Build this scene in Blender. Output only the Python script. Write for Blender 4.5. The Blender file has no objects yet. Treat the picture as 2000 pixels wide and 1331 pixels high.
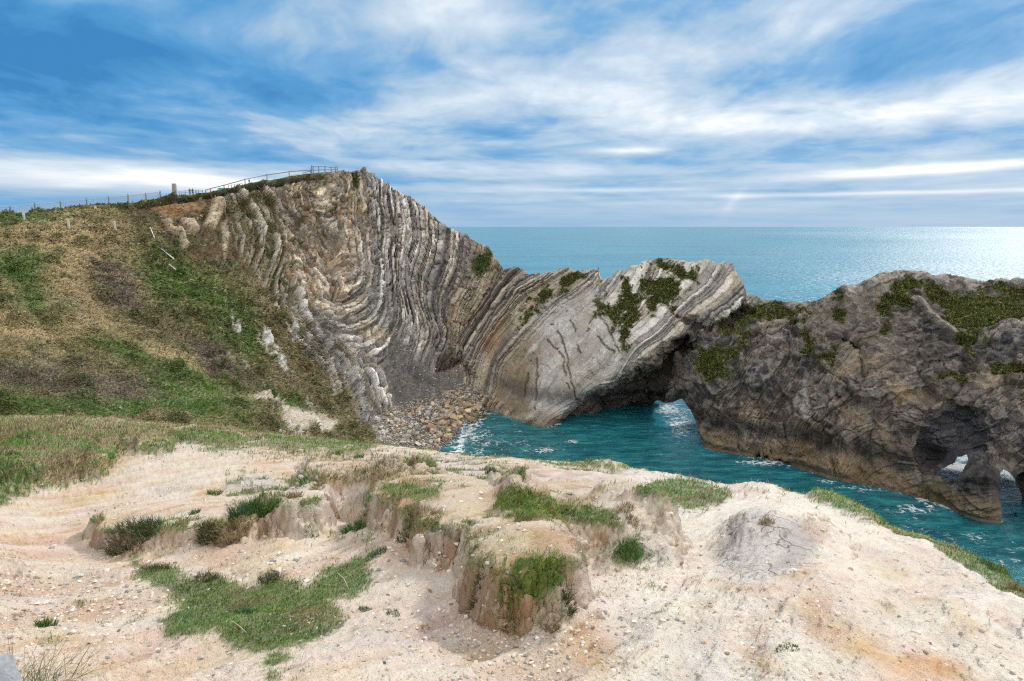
import bpy, bmesh, math, random
import numpy as np
from mathutils import Vector
random.seed(7)
SC = bpy.context.scene
R = math.radians

# ------------------------------------------------------------------ camera
F = 2000 * 24.0 / 36.0
CAMZ = 25.0
PITCH = math.atan((665.5 - 443.0) / F)
CP, SP = math.cos(PITCH), math.sin(PITCH)
cam_d = bpy.data.cameras.new('camera')
cam_d.lens = 24.0; cam_d.sensor_width = 36.0
cam_d.clip_start = 0.05; cam_d.clip_end = 60000
cam = bpy.data.objects.new('camera', cam_d)
SC.collection.objects.link(cam)
cam.location = (0, 0, CAMZ)
cam.rotation_euler = (R(90) - PITCH, 0, 0)
SC.camera = cam

def ray(px, py):
    u = (np.asarray(px, float) - 1000) / F; v = (665.5 - np.asarray(py, float)) / F
    return u, CP + v * SP, -SP + v * CP
def at(px, py, Y):
    rx, ry, rz = ray(px, py)
    Y = np.asarray(Y, float)
    return np.stack([rx / ry * Y, Y + 0 * rx, CAMZ + rz / ry * Y], -1)
def seaY(px, py):
    rx, ry, rz = ray(px, py)
    return CAMZ * ry / np.maximum(-rz, 1e-4)
def proj(P):
    P = np.asarray(P, float)
    x = P[..., 0]; y = P[..., 1]; z = P[..., 2] - CAMZ
    f = np.maximum(y * CP - z * SP, 1e-3); u = y * SP + z * CP
    return 1000 + F * x / f, 665.5 - F * u / f

# ------------------------------------------------------------------ sky and sun
SUN_AZ, SUN_EL = R(42), R(33)        # azimuth clockwise from the view direction (+Y)
w = bpy.data.worlds.new('World'); SC.world = w; w.use_nodes = True
nt = w.node_tree; nt.nodes.clear()
class NG:
    def __init__(s, nt): s.nt = nt
    def n(s, t, **k):
        o = s.nt.nodes.new(t)
        for a, b in k.items(): setattr(o, a, b)
        return o
    def l(s, a, b): s.nt.links.new(a, b)
    def put(s, sock, v):
        if hasattr(v, 'is_output'): s.l(v, sock)
        else: sock.default_value = v
    def m(s, op, a, b=0.0, c=None, clamp=False):
        o = s.n('ShaderNodeMath', operation=op, use_clamp=clamp)
        s.put(o.inputs[0], a); s.put(o.inputs[1], b)
        if c is not None: s.put(o.inputs[2], c)
        return o.outputs[0]
    def comb(s, x, y, z):
        o = s.n('ShaderNodeCombineXYZ')
        s.put(o.inputs[0], x); s.put(o.inputs[1], y); s.put(o.inputs[2], z)
        return o.outputs[0]
    def noise(s, vec, scale, detail=4, rough=0.55, dist=0.0, color=False):
        o = s.n('ShaderNodeTexNoise'); s.put(o.inputs['Vector'], vec)
        o.inputs['Scale'].default_value = scale; o.inputs['Detail'].default_value = detail
        o.inputs['Roughness'].default_value = rough; o.inputs['Distortion'].default_value = dist
        return o.outputs['Color' if color else 'Fac']
    def ramp(s, fac, stops, interp='LINEAR'):
        o = s.n('ShaderNodeValToRGB'); cr = o.color_ramp; cr.interpolation = interp
        while len(cr.elements) > 1: cr.elements.remove(cr.elements[-1])
        for i, (p, c) in enumerate(stops):
            e = cr.elements[0] if i == 0 else cr.elements.new(p)
            e.position = p; e.color = (*c, 1) if len(c) == 3 else c
        s.put(o.inputs[0], fac)
        return o.outputs[0]
    def mix(s, fac, a, b, blend='MIX'):
        o = s.n('ShaderNodeMix', data_type='RGBA', blend_type=blend)
        s.put(o.inputs['Factor'], fac)
        for k, v in ((6, a), (7, b)):
            if isinstance(v, tuple): v = (*v, 1) if len(v) == 3 else v
            s.put(o.inputs[k], v)
        return o.outputs[2]
    def smooth(s, v, a, b, ta=0.0, tb=1.0):
        o = s.n('ShaderNodeMapRange', interpolation_type='SMOOTHSTEP')
        s.put(o.inputs[0], v)
        for i, x in enumerate((a, b, ta, tb)): o.inputs[1 + i].default_value = x
        return o.outputs[0]

g = NG(nt)
tc = g.n('ShaderNodeTexCoord')
sp = g.n('ShaderNodeSeparateXYZ'); g.l(tc.outputs['Generated'], sp.inputs[0])
X, Yw, Z = sp.outputs
hor = g.m('SQRT', g.m('ADD', g.m('MULTIPLY', X, X), g.m('MULTIPLY', Yw, Yw)))
az = g.m('ARCTAN2', X, Yw)
el = g.m('DIVIDE', Z, g.m('MAXIMUM', hor, 0.05))
zz = g.m('ADD', g.m('MAXIMUM', el, 0.0), 0.11)
cx = g.m('DIVIDE', g.m('SINE', az), zz); cy = g.m('DIVIDE', g.m('COSINE', az), zz)
# cloud sheet coordinates (a flat layer seen in perspective), streaked along the horizon
wv = g.noise(g.comb(g.m('MULTIPLY', cx, .35), g.m('MULTIPLY', cy, .35), 3.1), 1.0, 3, .5, color=True)
wvs = g.n('ShaderNodeVectorMath', operation='MULTIPLY_ADD')
g.l(wv, wvs.inputs[0]); wvs.inputs[1].default_value = (1.6, 1.6, 0); g.l(g.comb(cx, cy, 0.0), wvs.inputs[2])
wp = wvs.outputs[0]
def scl(v, s3):
    o = g.n('ShaderNodeVectorMath', operation='MULTIPLY'); g.l(v, o.inputs[0]); o.inputs[1].default_value = s3; return o.outputs[0]
n1 = g.noise(scl(wp, (.50, .42, 1)), 1.0, 5, .55)
n2 = g.noise(scl(wp, (1.7, 1.35, 1)), 1.0, 9, .57, .15)
n5 = g.noise(scl(wp, (5.5, 3.6, 1)), 1.0, 7, .6, .2)
n3 = g.noise(scl(g.comb(az, el, 0.0), (3.0, 34.0, 1)), 1.0, 6, .55)
n4 = g.noise(scl(g.comb(az, el, 4.0), (7.0, 120.0, 1)), 1.0, 4, .5)
low = g.smooth(el, 0.02, 0.16, 1.0, 0.0)
# streaks near the horizon, billows higher up
base = g.m('ADD', g.m('MULTIPLY', g.m('SUBTRACT', n1, .5), 1.2), g.m('ADD', g.m('MULTIPLY', g.m('SUBTRACT', n2, .5), 1.2), g.m('MULTIPLY', g.m('SUBTRACT', n5, .5), .42)))
st = g.m('ADD', g.m('MULTIPLY', g.m('SUBTRACT', n3, .5), 1.3), g.m('MULTIPLY', g.m('SUBTRACT', n4, .5), .45))
t = g.m('ADD', g.m('MULTIPLY', base, g.m('SUBTRACT', 1.0, g.m('MULTIPLY', low, .8))), g.m('MULTIPLY', st, g.m('ADD', .05, g.m('MULTIPLY', low, .62))))
t = g.m('ADD', t, 0.47)
# banks of brighter and darker cloud: (px, py, half width, half height, tilt, amount)
BANKS = [
 (300, 120, 520, 75, -.08, -.42), (560, 175, 300, 38, -.22, -.20), (-60, 60, 200, 90, 0, -.22), (240, 330, 10, 10, 0, 0),
 (170, 75, 250, 28, .0, .02), (300, 185, 190, 36, -.15, .20), (520, 240, 200, 30, 0, .12),
 (950, 50, 110, 100, .3, .34), (830, 60, 120, 50, 0, .16), (1000, 160, 200, 50, 0, .16),
 (1180, 30, 160, 40, .15, -.22), (1420, 90, 200, 50, .1, .10), (1650, 150, 160, 26, .1, -.10), (700, 130, 160, 30, -.1, .12), (450, 60, 200, 22, -.1, .10), (1560, 20, 55, 35, .2, .26), (1780, 60, 300, 95, -.15, -.10), (1250, 110, 130, 50, 0, .16),
 (1750, 120, 160, 50, .2, -.12),
 (1400, 200, 420, 32, -.03, .32), (1500, 245, 220, 28, .05, .34), (1900, 190, 200, 40, -.1, .34), (1180, 190, 160, 24, 0, .14),
 (150, 342, 320, 20, .05, .58), (400, 352, 110, 14, .1, .32), (120, 395, 260, 16, 0, -.14),
 (200, 262, 260, 40, 0, -.16), (700, 275, 220, 30, 0, .10), (980, 325, 170, 14, 0, .22), (1000, 260, 160, 22, 0, -.05),
 (1730, 275, 200, 22, -.05, -.20), (1400, 310, 300, 20, 0, -.20), (1220, 294, 70, 6, 0, .40), (1860, 328, 170, 8, -.03, .62),
 (1200, 335, 130, 9, 0, .16), (1750, 377, 230, 3.5, 0, .34), (1200, 372, 160, 3.5, 0, .22),
 (1440, 384, 45, 5, 0, .22), (1430, 396, 18, 12, -1.1, .14), (1950, 265, 120, 26, 0, -.14),
]
acc = g.m('ADD', t, g.smooth(az, -.55, .35, -.01, .06))
for (bx, by, sx, sy, tilt, amt) in BANKS:
    if amt == 0: continue
    rx, ry, rz = ray(bx, by)
    a0 = math.atan2(rx, ry); e0 = rz / math.hypot(rx, ry)
    sa, se = sx / F, sy / F
    dx = g.m('DIVIDE', g.m('SUBTRACT', az, float(a0)), sa)
    dy = g.m('DIVIDE', g.m('SUBTRACT', g.m('SUBTRACT', el, float(e0)), g.m('MULTIPLY', g.m('SUBTRACT', az, float(a0)), -tilt)), se)
    r2 = g.m('ADD', g.m('MULTIPLY', dx, dx), g.m('MULTIPLY', dy, dy))
    ga = g.m('EXPONENT', g.m('MULTIPLY', r2, -0.8))
    acc = g.m('MULTIPLY_ADD', ga, amt * (.8 if sy > 16 else 1.0), acc)
# pale even air right above the horizon
acc = g.mix(g.smooth(el, 0.0, 0.05, .75, 0.0), acc, (.47, .47, .47))
cloud = g.ramp(acc, [(0.0, (.035, .215, .50)), (.20, (.075, .30, .60)), (.38, (.175, .39, .66)), (.50, (.33, .50, .69)),
                     (.62, (.45, .585, .74)), (.78, (.63, .73, .83)), (1.0, (.93, .945, .955))])
high = g.smooth(el, 0.42, 1.1)
back = g.smooth(Yw, 0.15, -0.6)
cover = g.m('MAXIMUM', high, back)
over = g.mix(g.noise(wp, .6, 4, .5), (.70, .73, .77), (1.25, 1.22, 1.17))
cloud = g.mix(cover, cloud, over)
cloud = g.mix(g.m('MULTIPLY', back, .75), cloud, (1.75, 1.70, 1.62))  # unseen sky behind the camera, brightened to fill camera-facing surfaces
sky = g.n('ShaderNodeTexSky', sky_type='NISHITA')
sky.sun_disc = False; sky.sun_elevation = SUN_EL; sky.sun_rotation = SUN_AZ
b1 = g.n('ShaderNodeBackground'); g.l(sky.outputs[0], b1.inputs[0]); b1.inputs[1].default_value = 0.06
b2 = g.n('ShaderNodeBackground'); g.l(cloud, b2.inputs[0]); b2.inputs[1].default_value = 1.0
mx = g.n('ShaderNodeMixShader'); mx.inputs[0].default_value = 0.90
g.l(b1.outputs[0], mx.inputs[1]); g.l(b2.outputs[0], mx.inputs[2])
wo = g.n('ShaderNodeOutputWorld'); g.l(mx.outputs[0], wo.inputs[0])

sun_d = bpy.data.lights.new('sun', 'SUN'); sun_d.energy = 2.7; sun_d.angle = R(5); sun_d.color = (1, .95, .87)
sun = bpy.data.objects.new('sun', sun_d); SC.collection.objects.link(sun)
sdir = Vector((math.sin(SUN_AZ) * math.cos(SUN_EL), math.cos(SUN_AZ) * math.cos(SUN_EL), math.sin(SUN_EL)))
sun.rotation_euler = sdir.to_track_quat('Z', 'Y').to_euler(); sun.location = (60, 40, 90)
SC.view_settings.view_transform = 'Standard'; SC.view_settings.look = 'None'
SC.view_settings.exposure = 0.22; SC.view_settings.gamma = 1.0
SC.cycles.use_denoising = False; SC.cycles.filter_width = 1.2
SC.cycles.sample_clamp_direct = 4.0
SC.cycles.max_bounces = 6; SC.cycles.diffuse_bounces = 3; SC.cycles.glossy_bounces = 3

# ------------------------------------------------------------------ numpy helpers
rng = np.random.default_rng(11)
_perm = np.random.default_rng(5).permutation(256).astype(np.int64); _perm = np.concatenate([_perm, _perm, _perm])
_gr = np.random.default_rng(6).normal(size=(256, 3)); _gr /= np.linalg.norm(_gr, axis=1)[:, None]
_rt = np.random.default_rng(8).random((4096, 4))
def hsh(i, j=0, k=0, s=0):
    i = np.asarray(i).astype(np.int64); j = np.asarray(j).astype(np.int64); k = np.asarray(k).astype(np.int64)
    h = (i * 73856093) ^ (j * 19349663) ^ (k * 83492791) ^ (s * 2654435761)
    h = (h ^ (h >> 13)) * 1274126177
    return (h ^ (h >> 16)) & 4095
def rnd(i, j=0, k=0, s=0, c=0): return _rt[hsh(i, j, k, s), c]
def noise(P, sc=1.0, seed=0):
    p = np.asarray(P, float) * sc + seed * 17.31
    if p.shape[-1] == 2: p = np.concatenate([p, np.full(p.shape[:-1] + (1,), seed * 3.7 + .5)], -1)
    i = np.floor(p).astype(np.int64); f = p - i; i &= 255
    u = f * f * f * (f * (f * 6 - 15) + 10)
    out = 0
    for dx in (0, 1):
        wx = u[..., 0] if dx else 1 - u[..., 0]
        for dy in (0, 1):
            wy = u[..., 1] if dy else 1 - u[..., 1]
            for dz in (0, 1):
                wz = u[..., 2] if dz else 1 - u[..., 2]
                h = _perm[_perm[_perm[(i[..., 0] + dx) & 255] + ((i[..., 1] + dy) & 255)] + ((i[..., 2] + dz) & 255)]
                gg = _gr[h]
                out = out + wx * wy * wz * (gg[..., 0] * (f[..., 0] - dx) + gg[..., 1] * (f[..., 1] - dy) + gg[..., 2] * (f[..., 2] - dz))
    return out * 1.6
def fbm(P, sc=1.0, o=4, seed=0, g=.5, ridged=False):
    a, s = 1.0, 0.0; r = 0; P = np.asarray(P, float)
    for q in range(o):
        n = noise(P, sc, seed + q)
        if ridged: n = 1 - 2 * np.abs(n)
        r = r + a * n; s += a; a *= g; sc *= 2.03
    return r / s
def worley(P, sc=1.0, seed=0):
    p = np.asarray(P, float) * sc
    if p.shape[-1] == 2: p = np.concatenate([p, np.zeros(p.shape[:-1] + (1,))], -1)
    i = np.floor(p).astype(np.int64)
    f1 = np.full(p.shape[:-1], 9.0); f2 = f1.copy(); cid = np.zeros(p.shape[:-1], np.int64)
    for dx in (-1, 0, 1):
        for dy in (-1, 0, 1):
            for dz in (-1, 0, 1):
                c = i + np.array([dx, dy, dz]); h = hsh(c[..., 0], c[..., 1], c[..., 2], seed)
                q = c + _rt[h, :3]
                d = np.sqrt(((q - p) ** 2).sum(-1))
                nearer = d < f1
                f2 = np.where(nearer, f1, np.minimum(f2, d)); cid = np.where(nearer, h, cid); f1 = np.where(nearer, d, f1)
    return f1, f2, cid
def sstep(x, a, b):
    t = np.clip((x - a) / (b - a), 0, 1); return t * t * (3 - 2 * t)
def tps(pts, vals, lam=0.0):
    pts = np.asarray(pts, float); vals = np.asarray(vals, float); sc = pts.std(0).max(); mu = pts.mean(0)
    q = (pts - mu) / sc; n = len(q)
    def U(r2): return np.where(r2 > 1e-12, .5 * r2 * np.log(np.maximum(r2, 1e-12)), 0)
    K = U(((q[:, None] - q[None]) ** 2).sum(-1)) + lam * np.eye(n)
    Pm = np.c_[np.ones(n), q]
    A = np.block([[K, Pm], [Pm.T, np.zeros((3, 3))]])
    c = np.linalg.solve(A, np.r_[vals, 0, 0, 0])
    def f(x, y):
        x = (np.asarray(x, float) - mu[0]) / sc; y = (np.asarray(y, float) - mu[1]) / sc
        r = c[n] + c[n + 1] * x + c[n + 2] * y
        for k in range(n): r = r + c[k] * U((x - q[k, 0]) ** 2 + (y - q[k, 1]) ** 2)
        return r
    return f
def pdist(x, y, poly, closed=True):
    """distance to a polygon outline, negative inside"""
    poly = np.asarray(poly, float); n = len(poly); d = np.full(np.shape(x), 1e9); ins = np.zeros(np.shape(x), bool)
    for i in range(n if closed else n - 1):
        a = poly[i]; b = poly[(i + 1) % n]; e = b - a
        wx, wy = x - a[0], y - a[1]
        tt = np.clip((wx * e[0] + wy * e[1]) / max(e @ e, 1e-9), 0, 1)
        d = np.minimum(d, (wx - tt * e[0]) ** 2 + (wy - tt * e[1]) ** 2)
        if closed:
            c = ((a[1] > y) != (b[1] > y)) & (x < (b[0] - a[0]) * (y - a[1]) / ((b[1] - a[1]) if b[1] != a[1] else 1e-9) + a[0])
            ins ^= c
    d = np.sqrt(d)
    return np.where(ins, -d, d) if closed else d
def inpoly(x, y, poly, soft=10, wob=None):
    d = pdist(x, y, poly)
    if wob is not None: d = d + wob
    return 1 - sstep(d, -soft, soft)
def lerp(a, b, t): return a + (b - a) * t
def mixc(c, col, m): return c + (np.asarray(col) - c) * m[..., None]

def new_mesh(name, V, faces, mat=None, cols=None, smooth=True, extra=None):
    """faces: list of int arrays (n,k)"""
    me = bpy.data.meshes.new(name)
    V = np.asarray(V, np.float32).reshape(-1, 3)
    fl = [np.asarray(f, np.int32) for f in faces if len(f)]
    nl = sum(f.size for f in fl); nf = sum(len(f) for f in fl)
    me.vertices.add(len(V)); me.vertices.foreach_set('co', V.ravel())
    me.loops.add(nl); me.loops.foreach_set('vertex_index', np.concatenate([f.ravel() for f in fl]))
    me.polygons.add(nf)
    tot = np.concatenate([np.full(len(f), f.shape[1], np.int32) for f in fl])
    st = np.concatenate([[0], np.cumsum(tot)[:-1]]).astype(np.int32)
    me.polygons.foreach_set('loop_start', st); me.polygons.foreach_set('loop_total', tot)
    me.update(calc_edges=True)
    me.polygons.foreach_set('use_smooth', np.full(nf, smooth))
    if cols is not None:
        a = me.color_attributes.new('Col', 'FLOAT_COLOR', 'POINT')
        c = np.ones((len(V), 4), np.float32); c[:, :3] = np.clip(np.asarray(cols).reshape(-1, 3), 0, 1)
        a.data.foreach_set('color', c.ravel())
    for k, v in (extra or {}).items():
        a = me.attributes.new(k, 'FLOAT', 'POINT'); a.data.foreach_set('value', np.asarray(v, np.float32).ravel())
    if mat: me.materials.append(mat)
    return me
def link(name, me, parent=None, **props):
    o = bpy.data.objects.new(name, me); SC.collection.objects.link(o)
    if parent: o.parent = parent
    for k, v in props.items(): o[k] = v
    return o
def grid_faces(Rn, Cn, mask=None, flip=False):
    idx = np.arange(Rn * Cn).reshape(Rn, Cn)
    f = np.stack([idx[:-1, :-1], idx[:-1, 1:], idx[1:, 1:], idx[1:, :-1]], -1)
    if flip: f = f[..., ::-1]
    return f.reshape(-1, 4) if mask is None else f[mask]
def grid_normals(P):
    du = np.gradient(P, axis=1); dv = np.gradient(P, axis=0)
    n = np.cross(du, dv); return n / np.maximum(np.linalg.norm(n, axis=-1, keepdims=True), 1e-9)

def surf_mat(name, rough=.85, bump=.5, bscale=6.0, var=.35, vscale=3.0, tint=None, spec=.25, crack=0.0, cscale=2.0, dist=.05):
    """vertex colour of the stone or soil, broken up by procedural grain and bump"""
    m = bpy.data.materials.new(name); m.use_nodes = True; t = m.node_tree; g = NG(t)
    bs = t.nodes['Principled BSDF']; bs.inputs['Roughness'].default_value = rough; bs.inputs['Specular IOR Level'].default_value = spec
    tc = g.n('ShaderNodeTexCoord').outputs['Object']
    at_ = g.n('ShaderNodeAttribute', attribute_name='Col').outputs['Color']
    a = g.noise(tc, vscale, 8, .72); b = g.noise(tc, vscale * 6.3, 5, .7); c = g.noise(tc, vscale * .37, 5, .6, color=True)
    k = g.m('ADD', g.m('MULTIPLY', g.m('SUBTRACT', a, .5), 4.5 * var), g.m('MULTIPLY', g.m('SUBTRACT', b, .5), 3.5 * var))
    k = g.m('MAXIMUM', g.m('ADD', 1.0, k), .25)
    col = g.mix(1.0, at_, g.comb(k, k, k), 'MULTIPLY')
    hs = g.n('ShaderNodeHueSaturation'); sc_ = g.n('ShaderNodeSeparateColor'); g.l(c, sc_.inputs[0])
    g.l(g.m('MULTIPLY_ADD', sc_.outputs[0], .12, .44), hs.inputs['Hue']); g.l(g.m('MULTIPLY_ADD', sc_.outputs[1], 1.6, .2), hs.inputs['Saturation']); g.l(col, hs.inputs['Color']); col = hs.outputs[0]
    h = g.m('ADD', g.noise(tc, bscale, 10, .68), g.m('MULTIPLY', g.noise(tc, bscale * 5, 5, .7), .35))
    if crack:
        vo = g.n('ShaderNodeTexVoronoi', feature='DISTANCE_TO_EDGE'); vo.inputs['Scale'].default_value = cscale
        wn = g.n('ShaderNodeVectorMath', operation='MULTIPLY_ADD'); g.l(g.noise(tc, cscale * 1.2, 4, .6, color=True), wn.inputs[0])
        wn.inputs[1].default_value = (.9 / cscale,) * 3; g.l(tc, wn.inputs[2]); g.l(wn.outputs[0], vo.inputs['Vector'])
        cr = g.smooth(vo.outputs['Distance'], 0.0, .05)
        h = g.m('ADD', h, g.m('MULTIPLY', cr, crack))
    bp = g.n('ShaderNodeBump'); bp.inputs['Strength'].default_value = bump; bp.inputs['Distance'].default_value = dist
    g.l(h, bp.inputs['Height']); g.l(bp.outputs[0], bs.inputs['Normal'])
    g.l(col, bs.inputs['Base Color'])
    return m
def leaf_mat(name, rough=.6):
    m = bpy.data.materials.new(name); m.use_nodes = True; t = m.node_tree; g = NG(t)
    bs = t.nodes['Principled BSDF']; bs.inputs['Roughness'].default_value = rough; bs.inputs['Specular IOR Level'].default_value = .2
    at_ = g.n('ShaderNodeAttribute', attribute_name='Col').outputs['Color']
    tc = g.n('ShaderNodeTexCoord').outputs['Object']
    k = g.m('ADD', .7, g.m('MULTIPLY', g.noise(tc, 3.0, 4, .6), .6))
    c = g.mix(1.0, at_, g.comb(k, k, k), 'MULTIPLY')
    g.l(c, bs.inputs['Base Color'])
    tr = g.n('ShaderNodeBsdfTranslucent'); g.l(c, tr.inputs[0])
    mx = g.n('ShaderNodeMixShader'); mx.inputs[0].default_value = .25
    g.l(bs.outputs[0], mx.inputs[1]); g.l(tr.outputs[0], mx.inputs[2]); g.l(mx.outputs[0], t.nodes['Material Output'].inputs[0])
    return m
def solid_mat(name, col, rough=.8, var=.25, sc=8.0, bump=.2, objcol=False, dist=.02, metal=0.0):
    m = bpy.data.materials.new(name); m.use_nodes = True; t = m.node_tree; g = NG(t)
    bs = t.nodes['Principled BSDF']; bs.inputs['Roughness'].default_value = rough; bs.inputs['Specular IOR Level'].default_value = .25
    bs.inputs['Metallic'].default_value = metal
    tc = g.n('ShaderNodeTexCoord').outputs['Object']
    src = g.n('ShaderNodeObjectInfo').outputs['Color'] if objcol else (*col, 1)
    n = g.noise(tc, sc, 7, .65)
    k = g.m('ADD', 1.0, g.m('MULTIPLY', g.m('SUBTRACT', n, .5), 2.5 * var))
    g.l(g.mix(1.0, src, g.comb(k, k, k), 'MULTIPLY'), bs.inputs['Base Color'])
    bp = g.n('ShaderNodeBump'); bp.inputs['Strength'].default_value = bump; bp.inputs['Distance'].default_value = dist
    g.l(g.noise(tc, sc * 1.7, 8, .7), bp.inputs['Height']); g.l(bp.outputs[0], bs.inputs['Normal'])
    return m
# ------------------------------------------------------------------ the folded cliff and the grassy hillside
def strata(s, t, P, seed, wob=.5, blk=(1.6, 4.5), gap=.16):
    """relief and colour index of tilted beds: every bed has its own hardness, jointed into blocks"""
    s = s + wob * fbm(P, .16, 3, seed + 40) + .35 * fbm(P, .9, 3, seed + 50)
    s = s + 1.7 * noise(np.stack([s * .21, 0 * s, 0 * s], -1), 1, seed + 77) + .5 * noise(np.stack([s * .6, 0 * s, 0 * s], -1), 1, seed + 78)
    k = np.floor(s); f = s - k; ki = k.astype(np.int64) + 500
    wd = rnd(ki, 1, 0, seed)
    hard = rnd(ki, 2, 0, seed) ** 1.3
    ln = blk[0] + (blk[1] - blk[0]) * rnd(ki, 3, 0, seed)
    tb = t / ln + 13 * rnd(ki, 4, 0, seed) + .3 * fbm(P, .5, 2, seed + 60)
    kb = np.floor(tb).astype(np.int64); fb = tb - kb
    r2 = rnd(ki, kb + 900, 5, seed)
    e = np.minimum(sstep(f, 0, gap), sstep(1 - f, 0, gap))
    eb = np.minimum(sstep(fb, 0, .10), sstep(1 - fb, 0, .10))
    slope = (f - .5) * 1.0 * (wd - .35)
    rel = (hard * (.55 + .45 * r2) + .25 * (r2 > .8) * (hard > .4)) * (.25 + .75 * e * (.45 + .55 * eb)) + slope * e
    return rel, ki, kb, hard, r2, e * (.5 + .5 * eb)
PAL_G = np.array([(.66, .63, .59), (.42, .405, .40), (.78, .75, .70), (.25, .24, .24), (.52, .46, .38), (.70, .65, .57), (.36, .34, .325), (.82, .79, .74)])
PAL_G = np.minimum(PAL_G * 1.1, .86)
PAL_O = np.array([(.60, .48, .34), (.36, .26, .16), (.68, .58, .44), (.22, .165, .11), (.50, .35, .19), (.60, .52, .41), (.31, .24, .17), (.68, .60, .50)])
PAL_B = np.array([(.44, .37, .28), (.31, .265, .21), (.52, .44, .33), (.21, .19, .165), (.40, .33, .25), (.46, .41, .34), (.27, .235, .20), (.56, .50, .41)])

def pl(px, pts):
    pts = np.asarray(pts, float); return np.interp(px, pts[:, 0], pts[:, 1])
CREST = [(-330, 470), (-100, 432), (0, 420), (50, 417), (100, 413), (200, 401), (300, 389), (380, 381), (440, 369), (500, 357), (560, 347), (600, 341), (650, 337), (680, 338), (715, 338),
         (740, 350), (770, 372), (800, 384), (830, 408), (860, 436), (900, 458), (930, 476), (955, 482), (966, 503), (985, 530), (1010, 560)]
BOT = [(-330, 905), (500, 905), (760, 905), (900, 900), (930, 870), (955, 835), (1010, 800)]
HP = [(-330, 480, 70), (-330, 600, 46), (-330, 750, 30), (-330, 900, 22),
 (0, 420, 80), (100, 412, 84), (200, 400, 88), (300, 388, 93), (380, 380, 97), (450, 366, 102), (550, 348, 108), (640, 337, 113), (700, 337, 116), (760, 366, 116), (820, 400, 114), (880, 450, 112), (940, 480, 110), (970, 515, 107), (1000, 540, 106),
 (860, 712, 98), (900, 600, 105), (860, 600, 104), (800, 500, 110), (750, 600, 103), (650, 600, 92), (600, 500, 103), (690, 450, 109), (500, 600, 79), (600, 750, 75), (700, 830, 73.5), (500, 470, 99), (400, 430, 96), (400, 550, 83), (300, 500, 82), (400, 680, 65), (500, 720, 66), (500, 790, 51), (600, 815, 58),
 (300, 600, 69), (200, 500, 75), (100, 500, 71), (0, 500, 66), (0, 600, 54), (100, 600, 57), (200, 600, 63), (100, 700, 44), (0, 700, 41), (200, 700, 49), (300, 700, 55), (400, 780, 45), (300, 780, 42), (200, 780, 38), (100, 780, 35), (0, 780, 33), (0, 860, 28), (200, 860, 30), (400, 860, 34), (550, 860, 44), (680, 872, 58),
 (760, 720, 92), (780, 780, 88), (850, 760, 92.5), (900, 740, 98), (760, 860, 74.5), (820, 870, 74.2), (860, 850, 78.8), (880, 820, 85), (920, 800, 90.2), (945, 780, 95), (930, 850, 83), (980, 790, 97), (900, 890, 76), (800, 800, 86.5), (840, 830, 80.5), (760, 820, 79), (740, 840, 75.5), (700, 760, 84), (730, 700, 91)]
hpts = np.array(HP, float)
hY = tps(hpts[:, :2] / 100, np.log(hpts[:, 2]), 2e-4)
SPUR = [(-330, 500), (-60, 545), (0, 562), (60, 585), (170, 625), (290, 685), (370, 718), (450, 762), (520, 830), (545, 905)]
def head_depth(px, py):
    Y = np.exp(hY(px / 100, py / 100))
    d = py - pl(px, SPUR)
    m = sstep(d, -4, 3) * np.exp(-np.maximum(d, 0) / 100) * (px < 560)
    return Y * (1 - .055 * m * sstep(560 - px, 0, 60))
HC = np.arange(-330, 1011, 1.9); HR = np.linspace(0, 1, 400)
PX, T = np.meshgrid(HC, HR)
cr = pl(HC, CREST); bo = pl(HC, BOT)
jag = 2.2 * fbm(np.stack([HC * .05, HC * 0], -1), 1, 4, 3) * (HC > 640) + 1.0 * fbm(np.stack([HC * .03, HC * 0], -1), 1, 3, 4)
cr = cr + jag * 2.0
PY = bo + (cr - bo) * T
P0 = at(PX, PY, head_depth(PX, PY))
NB = 46      # rows that run back over the plateau behind the crest and drop to the sea on the far side
nrm0 = grid_normals(P0)
if (nrm0[200, 400] * (np.array([0, 0, CAMZ]) - P0[200, 400])).sum() < 0: nrm0 = -nrm0; HFLIP = True
else: HFLIP = False
ROCK = [(430, 372), (520, 352), (640, 334), (700, 320), (1030, 480), (1030, 640), (1000, 800), (930, 800), (890, 870), (860, 905), (760, 905), (725, 850), (690, 800), (640, 735), (575, 640), (510, 570), (480, 500), (455, 440)]
wobx = 26 * fbm(P0, .12, 4, 21) + 10 * fbm(P0, .6, 3, 22)
drock = pdist(PX, PY, ROCK) + wobx
mrock = 1 - sstep(drock, -14, 14)
EARTH = [(235, 392), (300, 390), (430, 366), (480, 360), (500, 470), (530, 560), (470, 545), (410, 520), (330, 470), (270, 430)]
mearth = inpoly(PX, PY, EARTH, 14, wobx) * (1 - mrock)
LL = [(1, [(640, 380), (650, 500)]), (3, [(600, 400), (610, 470), (630, 540), (665, 570), (695, 540), (690, 470), (672, 400), (665, 350)]),
 (8, [(555, 400), (575, 490), (605, 560), (660, 610), (715, 580), (728, 520), (712, 440), (705, 380), (690, 340)]),
 (12, [(510, 420), (545, 520), (590, 600), (650, 655), (715, 650), (748, 590), (742, 500), (748, 430), (738, 355)]),
 (17, [(640, 700), (700, 740), (760, 700), (785, 620), (772, 520), (782, 440), (770, 375)]),
 (22, [(720, 800), (790, 760), (818, 650), (803, 560), (822, 480), (815, 400)]),
 (27, [(835, 760), (853, 660), (838, 570), (858, 500), (860, 435)]),
 (32, [(855, 720), (868, 640), (885, 570), (905, 500), (912, 458)]),
 (38, [(880, 710), (900, 640), (935, 570), (962, 500)]), (43, [(905, 710), (930, 650), (975, 575), (1000, 530)])]
pp, vv = [], []
for v, L in LL:
    for q in L: pp.append(q); vv.append(v)
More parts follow.
